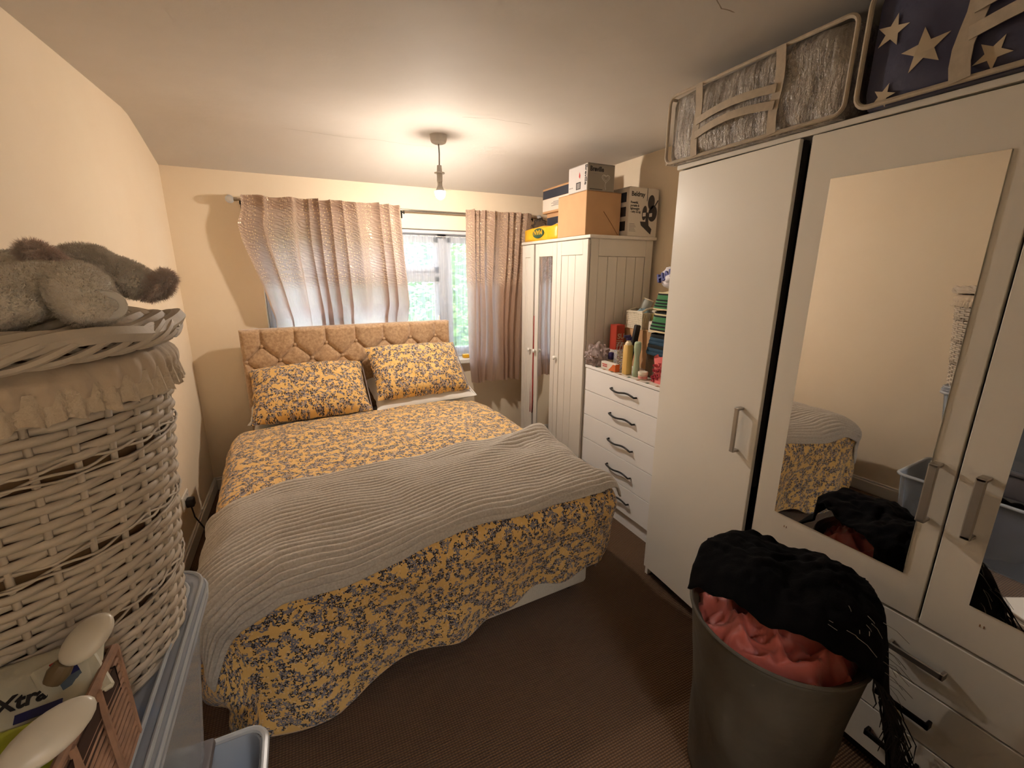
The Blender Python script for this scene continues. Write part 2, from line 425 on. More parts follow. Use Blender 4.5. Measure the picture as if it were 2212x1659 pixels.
def greens(name, a, b):
    m = NT(name); c = m.mix(m.ramp(m.noise(m.obj(), 5.0, 3.0), .3, .7), a, b)
    m.P(col=c, rough=.5)
    tr = m.n('BsdfTranslucent', {'Color': c}); mx = m.n('MixShader', {0: .4, 1: m.b.outputs[0], 2: tr.outputs[0]})
    m.t.links.new(mx.outputs[0], m.out.inputs[0]); return m.m
M['leaf1'] = greens('leaf_green', srgb(70, 116, 52), srgb(150, 186, 96))
M['leaf2'] = greens('leaf_dark', srgb(40, 76, 40), srgb(96, 140, 76))
M['bark'] = pm('bark', srgb(92, 76, 60), .9, var=.3, vscale=12)
M['lawn'] = pm('lawn', srgb(120, 156, 80), .9, var=.3, vscale=3)
# ---------------------------------------------------------------- room shell
XL, XR, YB, YW = -0.71, 2.30, -0.90, 3.68
WX0, WX1, WZ0, WZ1 = -0.22, 1.50, 0.84, 1.93
structure('floor', gbox(XL-.12, XR+.12, YB-.12, YW+.12, -.1, 0), M['carpet'])
structure('wall_left', gbox(XL-.12, XL, YB-.12, YW+.25, 0, 2.6), M['wall'])
structure('wall_right', gbox(XR, XR+.12, YB-.12, YW+.25, 0, 2.6), M['wall'])
DX0, DX1, DZ = .05, .83, 2.0            # doorway and landing added behind the viewer to pass fill light
structure('wall_back', gmerge(gbox(XL, DX0, YB-.12, YB, 0, 2.6), gbox(DX1, XR, YB-.12, YB, 0, 2.6), gbox(DX0, DX1, YB-.12, YB, DZ, 2.6)), M['wall'])
structure('wall_landing', gmerge(gbox(XL-.12, XL, -2.2, YB-.12, 0, 2.6), gbox(XR, XR+.12, -2.2, YB-.12, 0, 2.6), gbox(XL-.12, XR+.12, -2.32, -2.2, 0, 2.6)), M['wall'])
structure('floor_landing', gbox(XL-.12, XR+.12, -2.32, YB-.12, -.1, 0), M['carpet'])
structure('ceiling_landing', gbox(XL-.12, XR+.12, -2.32, YB-.1, 2.4, 2.62), M['ceiling'])
YO = YW+.24
structure('wall_window', gmerge(gbox(XL, WX0, YW, YO, 0, 2.6), gbox(WX1, XR, YW, YO, 0, 2.6), gbox(WX0, WX1, YW, YO, 0, WZ0), gbox(WX0, WX1, YW, YO, WZ1, 2.6)), M['wall'])
def zc(x, y):
    """underside of the ceiling: flat with a slight sag on one side, then sloping down to the window wall"""
    t = (XR-x)/(XR-XL)
    if y <= 3.15:
        return 2.40 - t*.043*max(0, (3.15-y))*(1 if y > 1.5 else (1.65/(3.15-y)))
    return lerp(2.40, 2.235, sstep(-.25, 1.25, (y-3.15)/(YW-3.15))*1.0) if False else 2.40-.165*((y-3.15)/(YW-3.15))**1.15
ny = 46
cg = ggrid(lambda u, v: (lerp(XL-.02, XR+.02, u), lerp(YB-.02, YW+.02, v), zc(lerp(XL, XR, u), min(YW, lerp(YB-.02, YW+.02, v))) + .006*nz(u*3, v*4, 3)), 24, ny)
cv = list(cg[0]); n0 = len(cv); W_ = 25
cv += [(XL-.1, YB-.1, 2.62), (XR+.1, YB-.1, 2.62), (XR+.1, YO, 2.62), (XL-.1, YO, 2.62)]
cf = list(cg[1]) + [(n0, n0+1, n0+2, n0+3)]
ceiling = structure('ceiling', (cv, cf), M['ceiling'], smooth=60)
# hairline cracks in the plaster
crk = pm('plaster_crack', srgb(150, 136, 120), .9)
def crack(pts, wd):
    P = []
    for k in range(len(pts)-1):
        for i in range(6):
            t = i/6; x = lerp(pts[k][0], pts[k+1][0], t); y = lerp(pts[k][1], pts[k+1][1], t)+.012*nz(x*14, k*3.3, 1)
            P.append((x, y))
    P.append(pts[-1])
    v, f = [], []
    for i, (x, y) in enumerate(P):
        ww = wd*(.4+.6*abs(nz(x*9, y*9, 5)))*(1 if 0 < i < len(P)-1 else .1)
        z = zc(x, y)-.0075
        v += [(x, y-ww, z), (x, y+ww, z)]
        if i: f.append((2*i-2, 2*i-1, 2*i+1, 2*i))
    structure('crack', (v, f), crk, ceiling)
crack([(0.01,3.10),(.345,3.13),(.52,3.10),(.72,3.12),(.93,3.10)], .0030)
crack([(.855,2.667),(.865,2.43),(1.005,2.38),(1.256,2.388)], .0028)
crack([(1.1,1.06),(1.234,1.141),(1.292,1.139)], .0035)
structure('baseboard_left', gmerge(gbox(XL, XL+.016, YB, YW, 0, .085, .004), gbox(XL, XL+.010, YB, YW, .085, .10, .003)), M['gloss_white'])
structure('baseboard_window', gmerge(gbox(XL+.016, XR, YW-.016, YW, 0, .085, .004), gbox(XL+.01, XR, YW-.010, YW, .085, .10, .003)), M['gloss_white'])
# the door stands open against the wall behind the viewer
d1 = structure('door_1', gbox(DX1+.01, DX1+.05, YB+.01, YB+.75, 0.005, 1.98, .004), M['gloss_white'])
for (y0, y1, z0, z1) in ((.09,.35,.2,.9),(.41,.67,.2,.9),(.09,.35,1.05,1.85),(.41,.67,1.05,1.85)):
    structure('panel', gbox(DX1, DX1+.01, YB+y0, YB+y1, z0, z1, .006), M['gloss_white'], d1)
structure('door_handle', gtube([(DX1+.01, YB+.69, 1.0), (DX1-.04, YB+.69, 1.0), (DX1-.04, YB+.60, 1.0)], .009), M['brushed'], d1)
structure('trim_1', gmerge(gbox(DX0-.07, DX0, YB, YB+.02, 0, 2.07, .004), gbox(DX1, DX1+.07, YB, YB+.009, 0, 2.07, .004), gbox(DX0, DX1, YB, YB+.02, DZ, 2.07, .004)), M['gloss_white'])
# window
YG = 3.82
win = structure('window_1', gmerge(
    gbox(WX0, WX1, YG-.035, YG+.035, WZ0, WZ0+.065, .006), gbox(WX0, WX1, YG-.035, YG+.035, WZ1-.065, WZ1, .006),
    gbox(WX0, WX0+.065, YG-.035, YG+.035, WZ0, WZ1, .006), gbox(WX1-.065, WX1, YG-.035, YG+.035, WZ0, WZ1, .006),
    gbox(1.095, 1.185, YG-.035, YG+.035, WZ0, WZ1, .006), gbox(.19, .28, YG-.035, YG+.035, WZ0, WZ1, .006),
    gbox(.28, 1.095, YG-.035, YG+.035, 1.545, 1.605, .006), gbox(.66, .73, YG-.035, YG+.035, WZ0, WZ1, .006)), M['pvc_frame'])
def sash(x0, x1, z0, z1, t=.045):
    y0, y1 = YG-.05, YG-.02
    structure('sash', gmerge(gbox(x0, x1, y0, y1, z0, z0+t, .005), gbox(x0, x1, y0, y1, z1-t, z1, .005), gbox(x0, x0+t, y0, y1, z0, z1, .005), gbox(x1-t, x1, y0, y1, z0, z1, .005)), M['pvc_frame'], win)
    structure('pane', gbox(x0+t*.6, x1-t*.6, YG-.003, YG+.003, z0+t*.6, z1-t*.6), M['glass'], win)
for (x0, x1) in ((.27, .67), (.72, 1.105)):
    sash(x0, x1, 1.595, WZ1-.055); sash(x0, x1, WZ0+.055, 1.555)
sash(1.175, WX1-.055, WZ0+.055, WZ1-.055); sash(WX0+.055, .2, WZ0+.055, WZ1-.055)
structure('casement_handle', gmerge(gbox(1.075, 1.09, YG-.07, YG-.05, 1.17, 1.24, .003), gtube([(1.083, YG-.07, 1.23), (1.083, YG-.085, 1.23), (1.083, YG-.085, 1.13)], .006)), M['gloss_white'], win)
structure('trim_1.001', gbox(WX0-.05, WX1+.05, YW-.055, YG-.035, WZ0-.03, WZ0+.012, .006), M['gloss_white']).name = 'trim_2'
# curtain wire housing along the top of the recess
structure('trim_3', gbox(WX0, WX1, YG-.10, YG-.035, WZ1-.03, WZ1, .006), M['pvc_frame'])

# ---------------------------------------------------------------- garden
structure('ground', gbox(-30, 30, YO+.02, 40, -.35, -.3), M['lawn'])
def shrub(name, label, c, r, h, nl, mat, seed, trunk=True, cat='shrub', group=None):
    rnd = random.Random(seed)
    t = thing(name, label, cat, c, 0, group)
    v, f = [], []
    for i in range(nl):
        a, b = rnd.random()*2*PI, math.acos(2*rnd.random()-1); q = .55+.45*rnd.random()**.5
        lump = 1+.25*nz(math.cos(a)*2+seed, math.sin(a)*2, b*2)
        p = Vector((r*q*lump*math.sin(b)*math.cos(a), r*q*lump*math.sin(b)*math.sin(a), h*.5+h*.5*q*lump*math.cos(b)))
        if p.z < .05: p.z = .05+rnd.random()*.2
        e = Matrix.Rotation(rnd.random()*6.3, 3, 'Z') @ Matrix.Rotation(rnd.random()*3, 3, 'X')
        s = .045+.05*rnd.random(); o = len(v)
        for (x, y) in ((-1,0),(0,-.45),(1,0),(0,.45)): v.append(tuple(p + e @ Vector((x*s, y*s, 0))))
        f.append((o, o+1, o+2, o+3))
    part('foliage', (v, f), mat, t, local=True, smooth=0, kind='stuff', fix=False)
    st = []
    for k in range(4):
        a = k*1.6; st.append(gtube([(0,0,0), (.1*math.cos(a), .1*math.sin(a), h*.3), (.45*r*math.cos(a), .45*r*math.sin(a), h*.75)], [.04, .03, .012], 6))
    for g in st: part('stem', g, M['bark'], t, local=True)
for i, (x, y, r, h, nl, mt, lb) in enumerate((
    (.7, 6.6, .85, 1.9, 5000, 'leaf1', 'bright green bush seen through the net beside the window mullion'),
    (3.0, 6.9, 1.1, 2.6, 6000, 'leaf1', 'pale green bush outside behind the narrow window light'),
    (-1.6, 7.0, 1.1, 2.3, 5000, 'leaf2', 'dark green bush outside hidden mostly by the drawn curtain'),
    (6.0, 7.6, 1.4, 2.9, 5000, 'leaf2', 'tall dark green bush at the end of the garden hedge'),
    (1.9, 11.0, 2.2, 5.2, 9000, 'leaf2', 'tall leafy tree standing behind the garden bushes'))):
    shrub('garden_bush' if i < 4 else 'garden_tree', lb, (x, y, -.3), r, h, nl, M[mt], 11+i, cat='bush' if i < 4 else 'tree')

# ---------------------------------------------------------------- curtains
YR, ZR = 3.585, 2.052
rod = thing('curtain_rod', 'thin chrome curtain rod with crystal ball finials above the window', 'curtain rod', (.8, YR, ZR))
part('pole', gtube([(-.31, YR, ZR), (1.93, YR, ZR)], .0085, 12), M['chrome'], rod)
for x in (-.33, 1.95):
    f_ = part('finial', gsphere((x-.012 if x < 0 else x+.012, YR, ZR), .026, 12, 8), M['crystal'], rod)
    part('collar', gtube([(x, YR, ZR), (x+(.03 if x < 0 else -.03), YR, ZR)], .012, 12), M['chrome'], f_)
for x in (-.285, .79, 1.90):
    part('bracket', gmerge(gtube([(x, YR, ZR-.012), (x, YW-.004, ZR-.012)], .005, 8), gtube([(x, YW-.006, ZR-.045), (x, YW-.002, ZR-.045), (x, YW-.002, ZR+.02)], .008, 8), gtube([(x, YR, ZR-.014), (x, YR, ZR-.03)], .005, 8)), M['black_metal'], rod)
def curtain(name, label, xl, xr, z0, folds, seed, amp=.036, top=ZR+.03, header=.075, tuck=False):
    zt = top; LEN = zt-z0
    def fn(u, v):
        z = lerp(zt, z0, v)
        x0, x1 = interp(xl, -z), interp(xr, -z)
        xm = interp(xl, -1.5); dx = (x0-xm)*(1-u)**4; x0 = xm
        # irregular gathers: narrow pinched folds with wide slack panels between, wandering a little down the drop
        uu = u + .018*math.sin(2*PI*u*1.7+seed) + .010*nz(u*6+seed, z*1.1, 1.5)*v*2
        ph = 2*PI*folds*uu + 1.6*math.sin(2*PI*u*1.9+seed) + .8*math.sin(2*PI*u*4.3+seed*2) + .5*nz(u*4, z*1.3, seed)
        g = .5+.5*nz(u*7+seed, 2.1, 0)+.25*nz(u*5, z*1.5, seed)
        grow = .8+.45*v
        s = .5+.5*math.sin(ph); s = s**1.7
        y = YR - .013 - abs(.003*nz(u*20, z*3, seed)) - (amp*1.55*grow*(.5+.7*g))*s
        x = lerp(x0, x1, u) + dx + (x1-x0)*.036*grow*math.sin(ph+.5)*(.35+.65*g)*(1-abs(2*u-1)**8) + .010*math.sin(z*5+u*7)*v
        if tuck: y = lerp(y, 3.642-.012*s, sstep(1.36, 1.22, z))
        zz = z + .010*nz(u*14, 0, seed)*(1-v) + .012*nz(u*7, 3, seed)*v
        return (x, y, zz), (u*1.9, z)
    g = ggrid(fn, 300, 54)
    t = thing(name, label, 'curtain', (sum(p[0] for p in g[0])/len(g[0]), YR, z0))
    o = part('drape', g, M['curtain'], t, smooth=180, fix=False)
    # the doubled heading that hides the rod
    hd = ggrid(lambda u, v: (Vector(fn(u, v*header/LEN)[0])+Vector((0, .006, 0)), (u*1.9, zt-v*header)), 300, 3)
    part('heading', hd, M['curtain'], t, smooth=180, fix=False)
    return t
curtain('curtain', 'gathered champagne curtain with sequins tucked behind the padded headboard', [(-2.1,-.275),(-2.0,-.28),(-1.9,-.315),(-1.78,-.30),(-1.5,-.22),(-1.26,-.165),(-.7,-.15)], [(-2.1,.755),(-1.25,.79),(-.7,.79)], .89, 10.5, 1.3, tuck=True)
curtain('curtain', 'champagne curtain hanging full length beside the panelled wardrobe', [(-2.1,1.285),(-1.6,1.275),(-1.2,1.285),(-.6,1.31)], [(-2.1,1.872),(-1.4,1.80),(-.6,1.755)], .65, 7.5, 4.2, amp=.034)
ng = ggrid(lambda u, v: ((lerp(WX0+.01, WX1-.01, u), 3.735+.014*math.sin(u*2*PI*26+2*math.sin(u*11))*(.6+.5*v)+.006*nz(u*30, v*2, 2), lerp(WZ1-.045, WZ0+.03, v)+.004*nz(u*20, 1, 1)), (u*1.7, lerp(1.0, 0, v))), 420, 12)
nt_ = thing('net_curtain', 'sheer white net curtain hanging inside the window recess', 'net curtain', (.64, 3.735, WZ0+.03))
part('net', ng, M['net'], nt_, smooth=180, fix=False)
part('wire', gtube([(WX0+.002, 3.735, WZ1-.05), (WX1-.002, 3.735, WZ1-.05)], .003, 6), M['gloss_white'], nt_)
single('sponge', gbox(1.27, 1.33, 3.66, 3.71, WZ0+.012, WZ0+.045, .008, 2), M['yellow_bag'], 'small bright yellow sponge lying on the window sill', 'sponge')

# ---------------------------------------------------------------- pendant lamp
LX, LY = .860, 2.852
zr = zc(LX, LY)
lamp = thing('pendant_lamp', 'bare glowing bulb on a short cord from a white ceiling rose', 'lamp', (LX, LY, 2.02))
part('ceiling_rose', glathe([(.0, -.048), (.030, -.047), (.043, -.040), (.050, -.024), (.052, .006)], 32, (LX, LY, zr)), M['lamp_white'], lamp)
part('flex', gtube([(LX, LY, zr-.045), (LX+.002, LY, zr-.10), (LX+.0, LY, 2.225)], .004, 8), M['cord'], lamp)
h_ = part('lampholder', glathe([(.005, .075), (.014, .073), (.016, .045), (.017, .02), (.0175, -.02), (.015, -.022), (.015, -.04)], 24, (LX, LY, 2.155)), M['lamp_white'], lamp)
part('shade_ring', glathe([(.017, .002), (.031, .003), (.033, 0), (.031, -.003), (.017, -.002)], 28, (LX, LY, 2.185), cap=False), M['lamp_white'], h_)
part('cap', glathe([(.0135, .03), (.0145, .0), (.0165, -.010), (.022, -.022), (.0312, -.037), (.0305, -.0375)], 24, (LX, LY, 2.118)), M['lamp_white'], lamp)
part('bulb', glathe([(.0303, -.0270), (.0315, -.034), (.029, -.052), (.020, -.066), (.008, -.074), (.0005, -.0752)], 24, (LX, LY, 2.108)), M['bulb'], lamp, smooth=180, label='lit frosted bulb')

# invented fill lamp behind the viewer, added to lift the room's shadows
lm = NT('landing_fill_glow'); lm.P(col=(.9,.9,.9,1), ecol=(.94, .97, 1.0, 1), estr=LANDING_FILL_STRENGTH)
ll = thing('fill_lamp', 'round fill lamp added on the unseen landing behind the viewer', 'lamp', (.44, -1.5, 2.33))
part('base', glathe([(.31, .0), (.31, .02)], 32, (.44, -1.5, 2.379)), M['lamp_white'], ll)
part('fill_dome', glathe([(.30, .0), (.29, -.03), (.22, -.055), (.11, -.068), (.001, -.07)], 32, (.44, -1.5, 2.379)), lm.m, ll, smooth=180)

# ---------------------------------------------------------------- socket and plug
s_ = thing('wall_socket', 'white double wall socket above the skirting beside the bed', 'socket', (XL, 2.86, .30))
part('plate', gbox(XL, XL+.010, 2.79, 2.935, .28, .366, .004), M['socket'], s_)
for y in (2.82, 2.90): part('switch', gbox(XL+.009, XL+.013, y-.008, y+.008, .335, .352, .002), M['socket'], s_)
pg = thing('plug', 'black plug and lead pushed into the wall socket beside the bed', 'plug', (XL+.012, 2.85, .26))
part('body', gbox(XL+.0105, XL+.05, 2.828, 2.878, .285, .335, .008, 2), M['plug'], pg)
part('lead', gtube([(XL+.03, 2.85, .288), (XL+.04, 2.84, .22), (XL+.10, 2.80, .12), (XL+.17, 2.78, .02)], .004, 8), M['plug'], pg)
# ---------------------------------------------------------------- bed (local frame: x across, y = 0 at the head, negative to the foot)
BROT = 3.0
BEDLOC = (.36, 3.535, 0)
bed = thing('bed', 'king size divan bed with a tan buttoned headboard under the window', 'bed', BEDLOC, BROT)
part('divan_base', gbox(-.745, .745, -1.965, -.012, .035, .34, .02, 2), M['divan'], bed, True)
part('mattress', gbox(-.74, .74, -1.955, -.012, .343, .565, .05, 3), M['white_cotton'], bed, True)
for x in (-.66, .66):
    for y in (-1.90, -.1):
        part('glide', glathe([(.028, 0), (.03, .008), (.022, .012), (.02, .05)], 14, (x, y, 0)), M['black_metal'], bed, True)
# headboard: one upholstered slab, drawn in at each button and along the pleats between them
HT = 1.205
btn = [(-.63+.21*i, HT-.118) for i in range(7)] + [(-.735+.21*i, HT-.222) for i in range(8)] + [(-.63+.21*i, HT-.326) for i in range(7)]
segs = []
for i in range(7):
    x = -.63+.21*i
    segs.append(((x, HT-.118), (x, HT+.01)))
    for dx in (-.105, .105):
        segs.append(((x, HT-.118), (x+dx, HT-.222))); segs.append(((x+dx, HT-.222), (x, HT-.326)))
    segs.append(((x, HT-.326), (x, .3)))
def sdist(p, a, b):
    ax, ay = a; bx, by = b; dx, dy = bx-ax, by-ay
    t = max(0, min(1, ((p[0]-ax)*dx+(p[1]-ay)*dy)/(dx*dx+dy*dy)))
    return math.hypot(p[0]-ax-dx*t, p[1]-ay-dy*t), t
def hb(x, z):
    d = min(sdist((x, z), a, b)[0] for a, b in segs)
    e = min(math.hypot(x-bx, z-bz) for bx, bz in btn)
    h = .026*(1-math.exp(-d/.015)) + .010*(1-math.exp(-e/.022))
    edge = min(.755-abs(x), HT-z, 1)
    h *= min(1, math.sqrt(max(0, edge)/.02)) if edge < .02 else 1
    return h
def hbf(u, v):
    x = lerp(-.755, .755, u); z = lerp(HT, .55, v)
    return (x, -hb(x, z), z)
front = ggrid(hbf, 260, 112)
nfront = len(front[0])
body = gbox(-.755, .755, .0, .065, .20, HT, .012, 2)
hbd = part('headboard', gmerge((front[0], front[1]), body), M['headboard'], bed, True, smooth=60)
bt = mesh_of('button', gsphere((0,0,0), (.013, .009, .013), 12, 8), M['headboard'], 180)
for bx, bz in btn: inst(bt, 'button', hbd, T(bx, -.013, bz))

# ---------------------------------------------------------------- duvet and throw on one draped surface
A_, B_, RC = .745, 1.955, .115
def drape(s, t, lift=0.0):
    """flat cloth point (s across, t along, both local) -> draped local position"""
    ds = max(abs(s)-A_, 0.0); dt = max(-t-B_, 0.0); sg = 1 if s >= 0 else -1
    d = math.hypot(ds, dt)
    cx = max(-A_, min(A_, s)); cy = max(-B_, t)
    puff = .030*(1-min(1, abs(s)/(A_+.1))**3)*min(1, (t+2.1)/.35 if t > -2.1 else 0)
    wr = .014*nz(s*2.2+t*1.3, t*2.6-s, 1.7) + .008*nz(s*5+t*4, t*6-s*3, 4.4) + .010*sstep(.1, .9, s)*abs(nz(s*3+t*7, (t-s)*9, 9.1))*sstep(-1.55, -.7, t)
    top = .615 + puff + wr
    if d < 1e-9: return Vector((cx, cy, top+lift))
    ex, ey = ds*sg/d, -dt/d
    along = (t if dt == 0 else s) if (ds == 0 or dt == 0) else (s+t)
    R = RC+lift
    if d < R*PI/2:
        out = R*math.sin(d/R); drop = R*(1-math.cos(d/R)); hang = 0
    else:
        hang = d-R*PI/2; out = R; drop = R+hang*.985
    k = sstep(0, .3, hang)
    wave = (.022*math.sin(along*9.5+1.0)+.020*nz(along*4.0, hang*2, 6.6)+.010*math.sin(along*23+2))*k
    out += wave - (.20*sstep(-.75, .35, s) if dt > 0 else .02)*hang + .012*nz(along*7, d*6, 2.2)
    z = top+lift-drop*(1 if drop < .6 else 1)
    if z < .012: out += (.012-z)*.6; z = .012+.004*nz(along*9, d*5)
    return Vector((cx+ex*out, cy+ey*out, z))
def hem_t(s):
    f = (s+1.1)/2.2
    return -(B_ + interp([(0,.60),(.12,.66),(.22,.665),(.45,.625),(.7,.555),(.86,.475),(1,.42)], f) + .022*math.sin(s*11+.5) + .014*math.sin(s*25))
def duv(u, v):
    sl = -(A_+.46); sr = A_+.36
    s = lerp(sl, sr, u); t = lerp(-.40, hem_t(s), v)
    p = drape(s, t)
    if t > -.62: p.z -= .02*((t+.62)/.22)
    return p, (s, t)
duvet = thing('duvet', 'yellow duvet with grey and black leaf sprigs spread over the bed', 'duvet', BEDLOC, BROT)
o = part('cover', ggrid(duv, 210, 210), M['floral'], duvet, True, smooth=180)
solidify(o, .012, 1.0)
# seam piping along the hem
part('hem_seam', gtube([drape(lerp(-(A_+.46), A_+.36, i/160), hem_t(lerp(-(A_+.46), A_+.36, i/160))) for i in range(161)], .004, 6), M['floral'], duvet, True)
def thr(u, v):
    f = u
    sl = -(A_+.33)+.05*(v-.5); sr = A_+.215+.02*math.sin(v*5)
    s = lerp(sl, sr, u)
    tu = interp([(-1.1,-1.30),(-.85,-1.40),(-.6,-1.365),(-.2,-1.40),(.2,-1.37),(.6,-1.33),(.83,-1.29),(1.1,-1.50)], s)+.012*math.sin(s*9)
    tl = interp([(-1.1,-2.32),(-.8,-2.235),(-.62,-2.14),(-.1,-2.075),(.45,-2.06),(.8,-2.075),(1.1,-2.06)], s)+.012*math.sin(s*7+1)
    t = lerp(tu, tl, v)
    # long soft creases and a gathered end
    g = .020*abs(nz(s*1.6+t*3.0, t*5-s*1.2, 7.7)) + .014*nz(s*4, t*3, 3.1)
    gather = sstep(.35, .85, s)*(.026*abs(math.sin((t+1.2)*5.2+s*3.2))+.018*nz(s*9, t*8, 5))
    fold = .030*math.exp(-((t+1.62-.42*(s-.2))/.05)**2)*sstep(.15, .55, s)
    n_rib = 30.0
    ph = v*n_rib + .35*nz(s*2.3, v*4, 1.1) + .12*nz(s*7, v*9, 2.2)
    rib = .0155*abs(math.sin(PI*ph))**.6
    edge = min(1, min(v, 1-v)*30, min(u, 1-u)*30)
    return drape(s, t, .016+g+gather+fold+rib*edge), (s, t)
throw = thing('throw_blanket', 'taupe ribbed plush throw laid across the foot of the bed', 'blanket', BEDLOC, BROT)
o = part('blanket', ggrid(thr, 200, 240), M['throw'], throw, True, smooth=180)
solidify(o, .010, -1.0)

# ---------------------------------------------------------------- pillows
def pillow_geo(wd, ht, th, seed=0.0, n=40):
    def fn(sign):
        def f(u, v):
            a, b = 2*u-1, 2*v-1
            k = (1-abs(a)**3.2)*(1-abs(b)**3.2)
            pin = 1-.07*(1-abs(b)**2)*0 - .055*(abs(a)**6)*(1-abs(b)**4) 
            pin2 = 1 - .05*(abs(b)**6)*(1-abs(a)**4)
            z = sign*th*(max(0, k)**.55)*(1+.12*nz(a*2+seed, b*2, sign)) + .012*nz(a*4+seed, b*5, 3)*k**.3
            return (a*wd/2*pin2*pin + .006*nz(b*5, seed, a), b*ht/2*pin + .006*nz(a*5, seed, b), z), (a*wd/2+seed*.37, b*ht/2+sign*.5)
        return f
    g1 = ggrid(fn(1), n, n); g2 = ggrid(fn(-1), n, n)
    o = len(g1[0])
    return g1[0]+g2[0], g1[1]+[tuple(reversed([i+o for i in q])) for q in g2[1]], g1[2]+g2[2]
def pillow(name, label, c, wd, ht, th, tilt, rz, mat, seed, roll=0):
    t = thing(name, label, 'pillow', (c[0], c[1], c[2]-.15), 0, 'pillows at the headboard')
    Mx = T(*c) @ RZ(rz) @ RX(tilt) @ RZ(roll)
    g = pillow_geo(wd, ht, th, seed)
    part('case', gx(g, Mx), mat, t, smooth=180, fix=False)
    # opening flap of the pillow case at one end
    n = 40
    loop = [Mx @ Vector((wd/2*.985, lerp(-ht/2, ht/2, i/n), 0)) for i in range(n+1)]
    part('seam', gtube(loop, .004, 6), mat, t)
pillow('pillow', 'flowered yellow pillow propped at the headboard end beside the plain wall', (.015, 3.305, .785), .76, .47, .110, 38, 1.5, M['floral'], 1.0)
pillow('pillow', 'flowered yellow pillow propped upright at the headboard end under the bare window', (.785, 3.335, .862), .74, .46, .105, 47, 8, M['floral'], 4.0, -1.5)
pillow('pillow', 'plain white pillow mostly hidden beneath the flatter flowered pillow', (-.015, 3.395, .650), .76, .38, .05, 10, 2, M['white_cotton'], 7.0)
pillow('pillow', 'plain white pillow poking out beneath the upright flowered pillow', (.80, 3.385, .705), .80, .46, .06, 18, 6, M['white_cotton'], 9.0)
# ---------------------------------------------------------------- large white wardrobe with mirror doors
WXF = 1.567
big = thing('wardrobe', 'large plain white wardrobe with long mirrors, chrome handles and drawers', 'wardrobe', (1.83, .76, 0))
WY0, WY1, WZT = -.06, 1.575, 2.03
part('carcass', gmerge(gbox(WXF, 2.12, WY1-.018, WY1, 0, WZT), gbox(WXF, 2.12, WY0, WY0+.018, 0, WZT), gbox(WXF, 2.10, WY0+.018, WY1-.018, .06, .078), gbox(2.10, 2.12, WY0, WY1, .0, WZT), gbox(WXF+.002, 2.10, 1.000, 1.018, .078, WZT), gbox(WXF+.03, WXF+.045, WY0+.018, WY1-.018, 0.0, .06), gbox(WXF+.01, 2.1, WY0+.018, 1.0, .592, .604)), M['ward_white'], big)
part('top_board', gbox(WXF-.024, 2.13, WY0-.01, WY1+.004, WZT, WZT+.018, .002), M['ward_white'], big)
part('plinth', gbox(WXF+.025, WXF+.029, WY0+.018, WY1-.018, 0.001, .058), M['black'], big)
part('lining', gbox(WXF+.05, 2.09, 1.02, WY1-.02, .08, WZT-.005), M['black'], big, label='black block standing in for shade behind the door gap')  # solid black block puts the shade into the door gap
def handle(name, x, y, z0, z1, parent, mat, w=.022, out=.034):
    v = gmerge(gbox(x-out, x-out+.009, y-w/2, y+w/2, z0, z1, .003), gbox(x-out, x, y-w/2, y+w/2, z0, z0+.010, .002), gbox(x-out, x, y-w/2, y+w/2, z1-.010, z1, .002))
    return part(name, v, mat, parent)
# far door, hinged at the far side and standing a little open
hinge = Vector((WXF, 1.570, 0)); ang = 2.4
DM = T(*hinge) @ RZ(-ang) @ T(-hinge.x, -hinge.y, 0)
d_ = part('door', gx(gbox(WXF-.018, WXF-.001, 1.028, 1.570, .055, WZT-.006, .0015), DM), M['ward_white'], big, label='tall plain door standing slightly open')
part('edge_strip', gx(gbox(WXF-.0005, WXF+.020, 1.022, 1.030, .78, WZT-.01), DM), M['black'], d_, label='black strip along the door edge')
hv = gmerge(gbox(WXF-.052, WXF-.043, 1.092, 1.112, .905, 1.09, .003), gbox(WXF-.052, WXF-.018, 1.092, 1.112, .905, .915, .002), gbox(WXF-.052, WXF-.018, 1.092, 1.112, 1.08, 1.09, .002))
part('handle', gx(hv, DM), M['brushed'], d_, label='brushed metal bow handle')
# mirror doors
def mdoor(y0, y1, my0, my1, hy, rot, pivot):
    RM = T(*pivot) @ RZ(rot) @ T(-pivot[0], -pivot[1], 0)
    d = part('door', gx(gbox(WXF-.018, WXF-.001, y0, y1, .606, WZT-.006, .0015), RM), M['ward_white'], big, label='door with a long frameless mirror')
    part('mirror', gx(gbox(WXF-.0215, WXF-.0185, my0, my1, .735, 1.885, .0008), RM), M['mirror'], d, smooth=0)
    hv = gmerge(gbox(WXF-.054, WXF-.044, hy-.011, hy+.011, .922, 1.098, .003), gbox(WXF-.054, WXF-.018, hy-.011, hy+.011, .922, .932, .002), gbox(WXF-.054, WXF-.018, hy-.011, hy+.011, 1.088, 1.098, .002))
    part('handle', gx(hv, RM), M['brushed'], d)
    for dy in (-.004, .004): part('screw_cap', gx(gbox(WXF-.0190, WXF-.0178, (y0+y1)/2+.14+dy-.0012, (y0+y1)/2+.14+dy+.0012, .689, .696), RM), M['card_dark'], d)
mdoor(.470, .994, .523, .918, .508, 1.9, (WXF, .470, 0))
mdoor(-.058, .463, -.02, .376, .411, 0, (WXF, 0, 0))
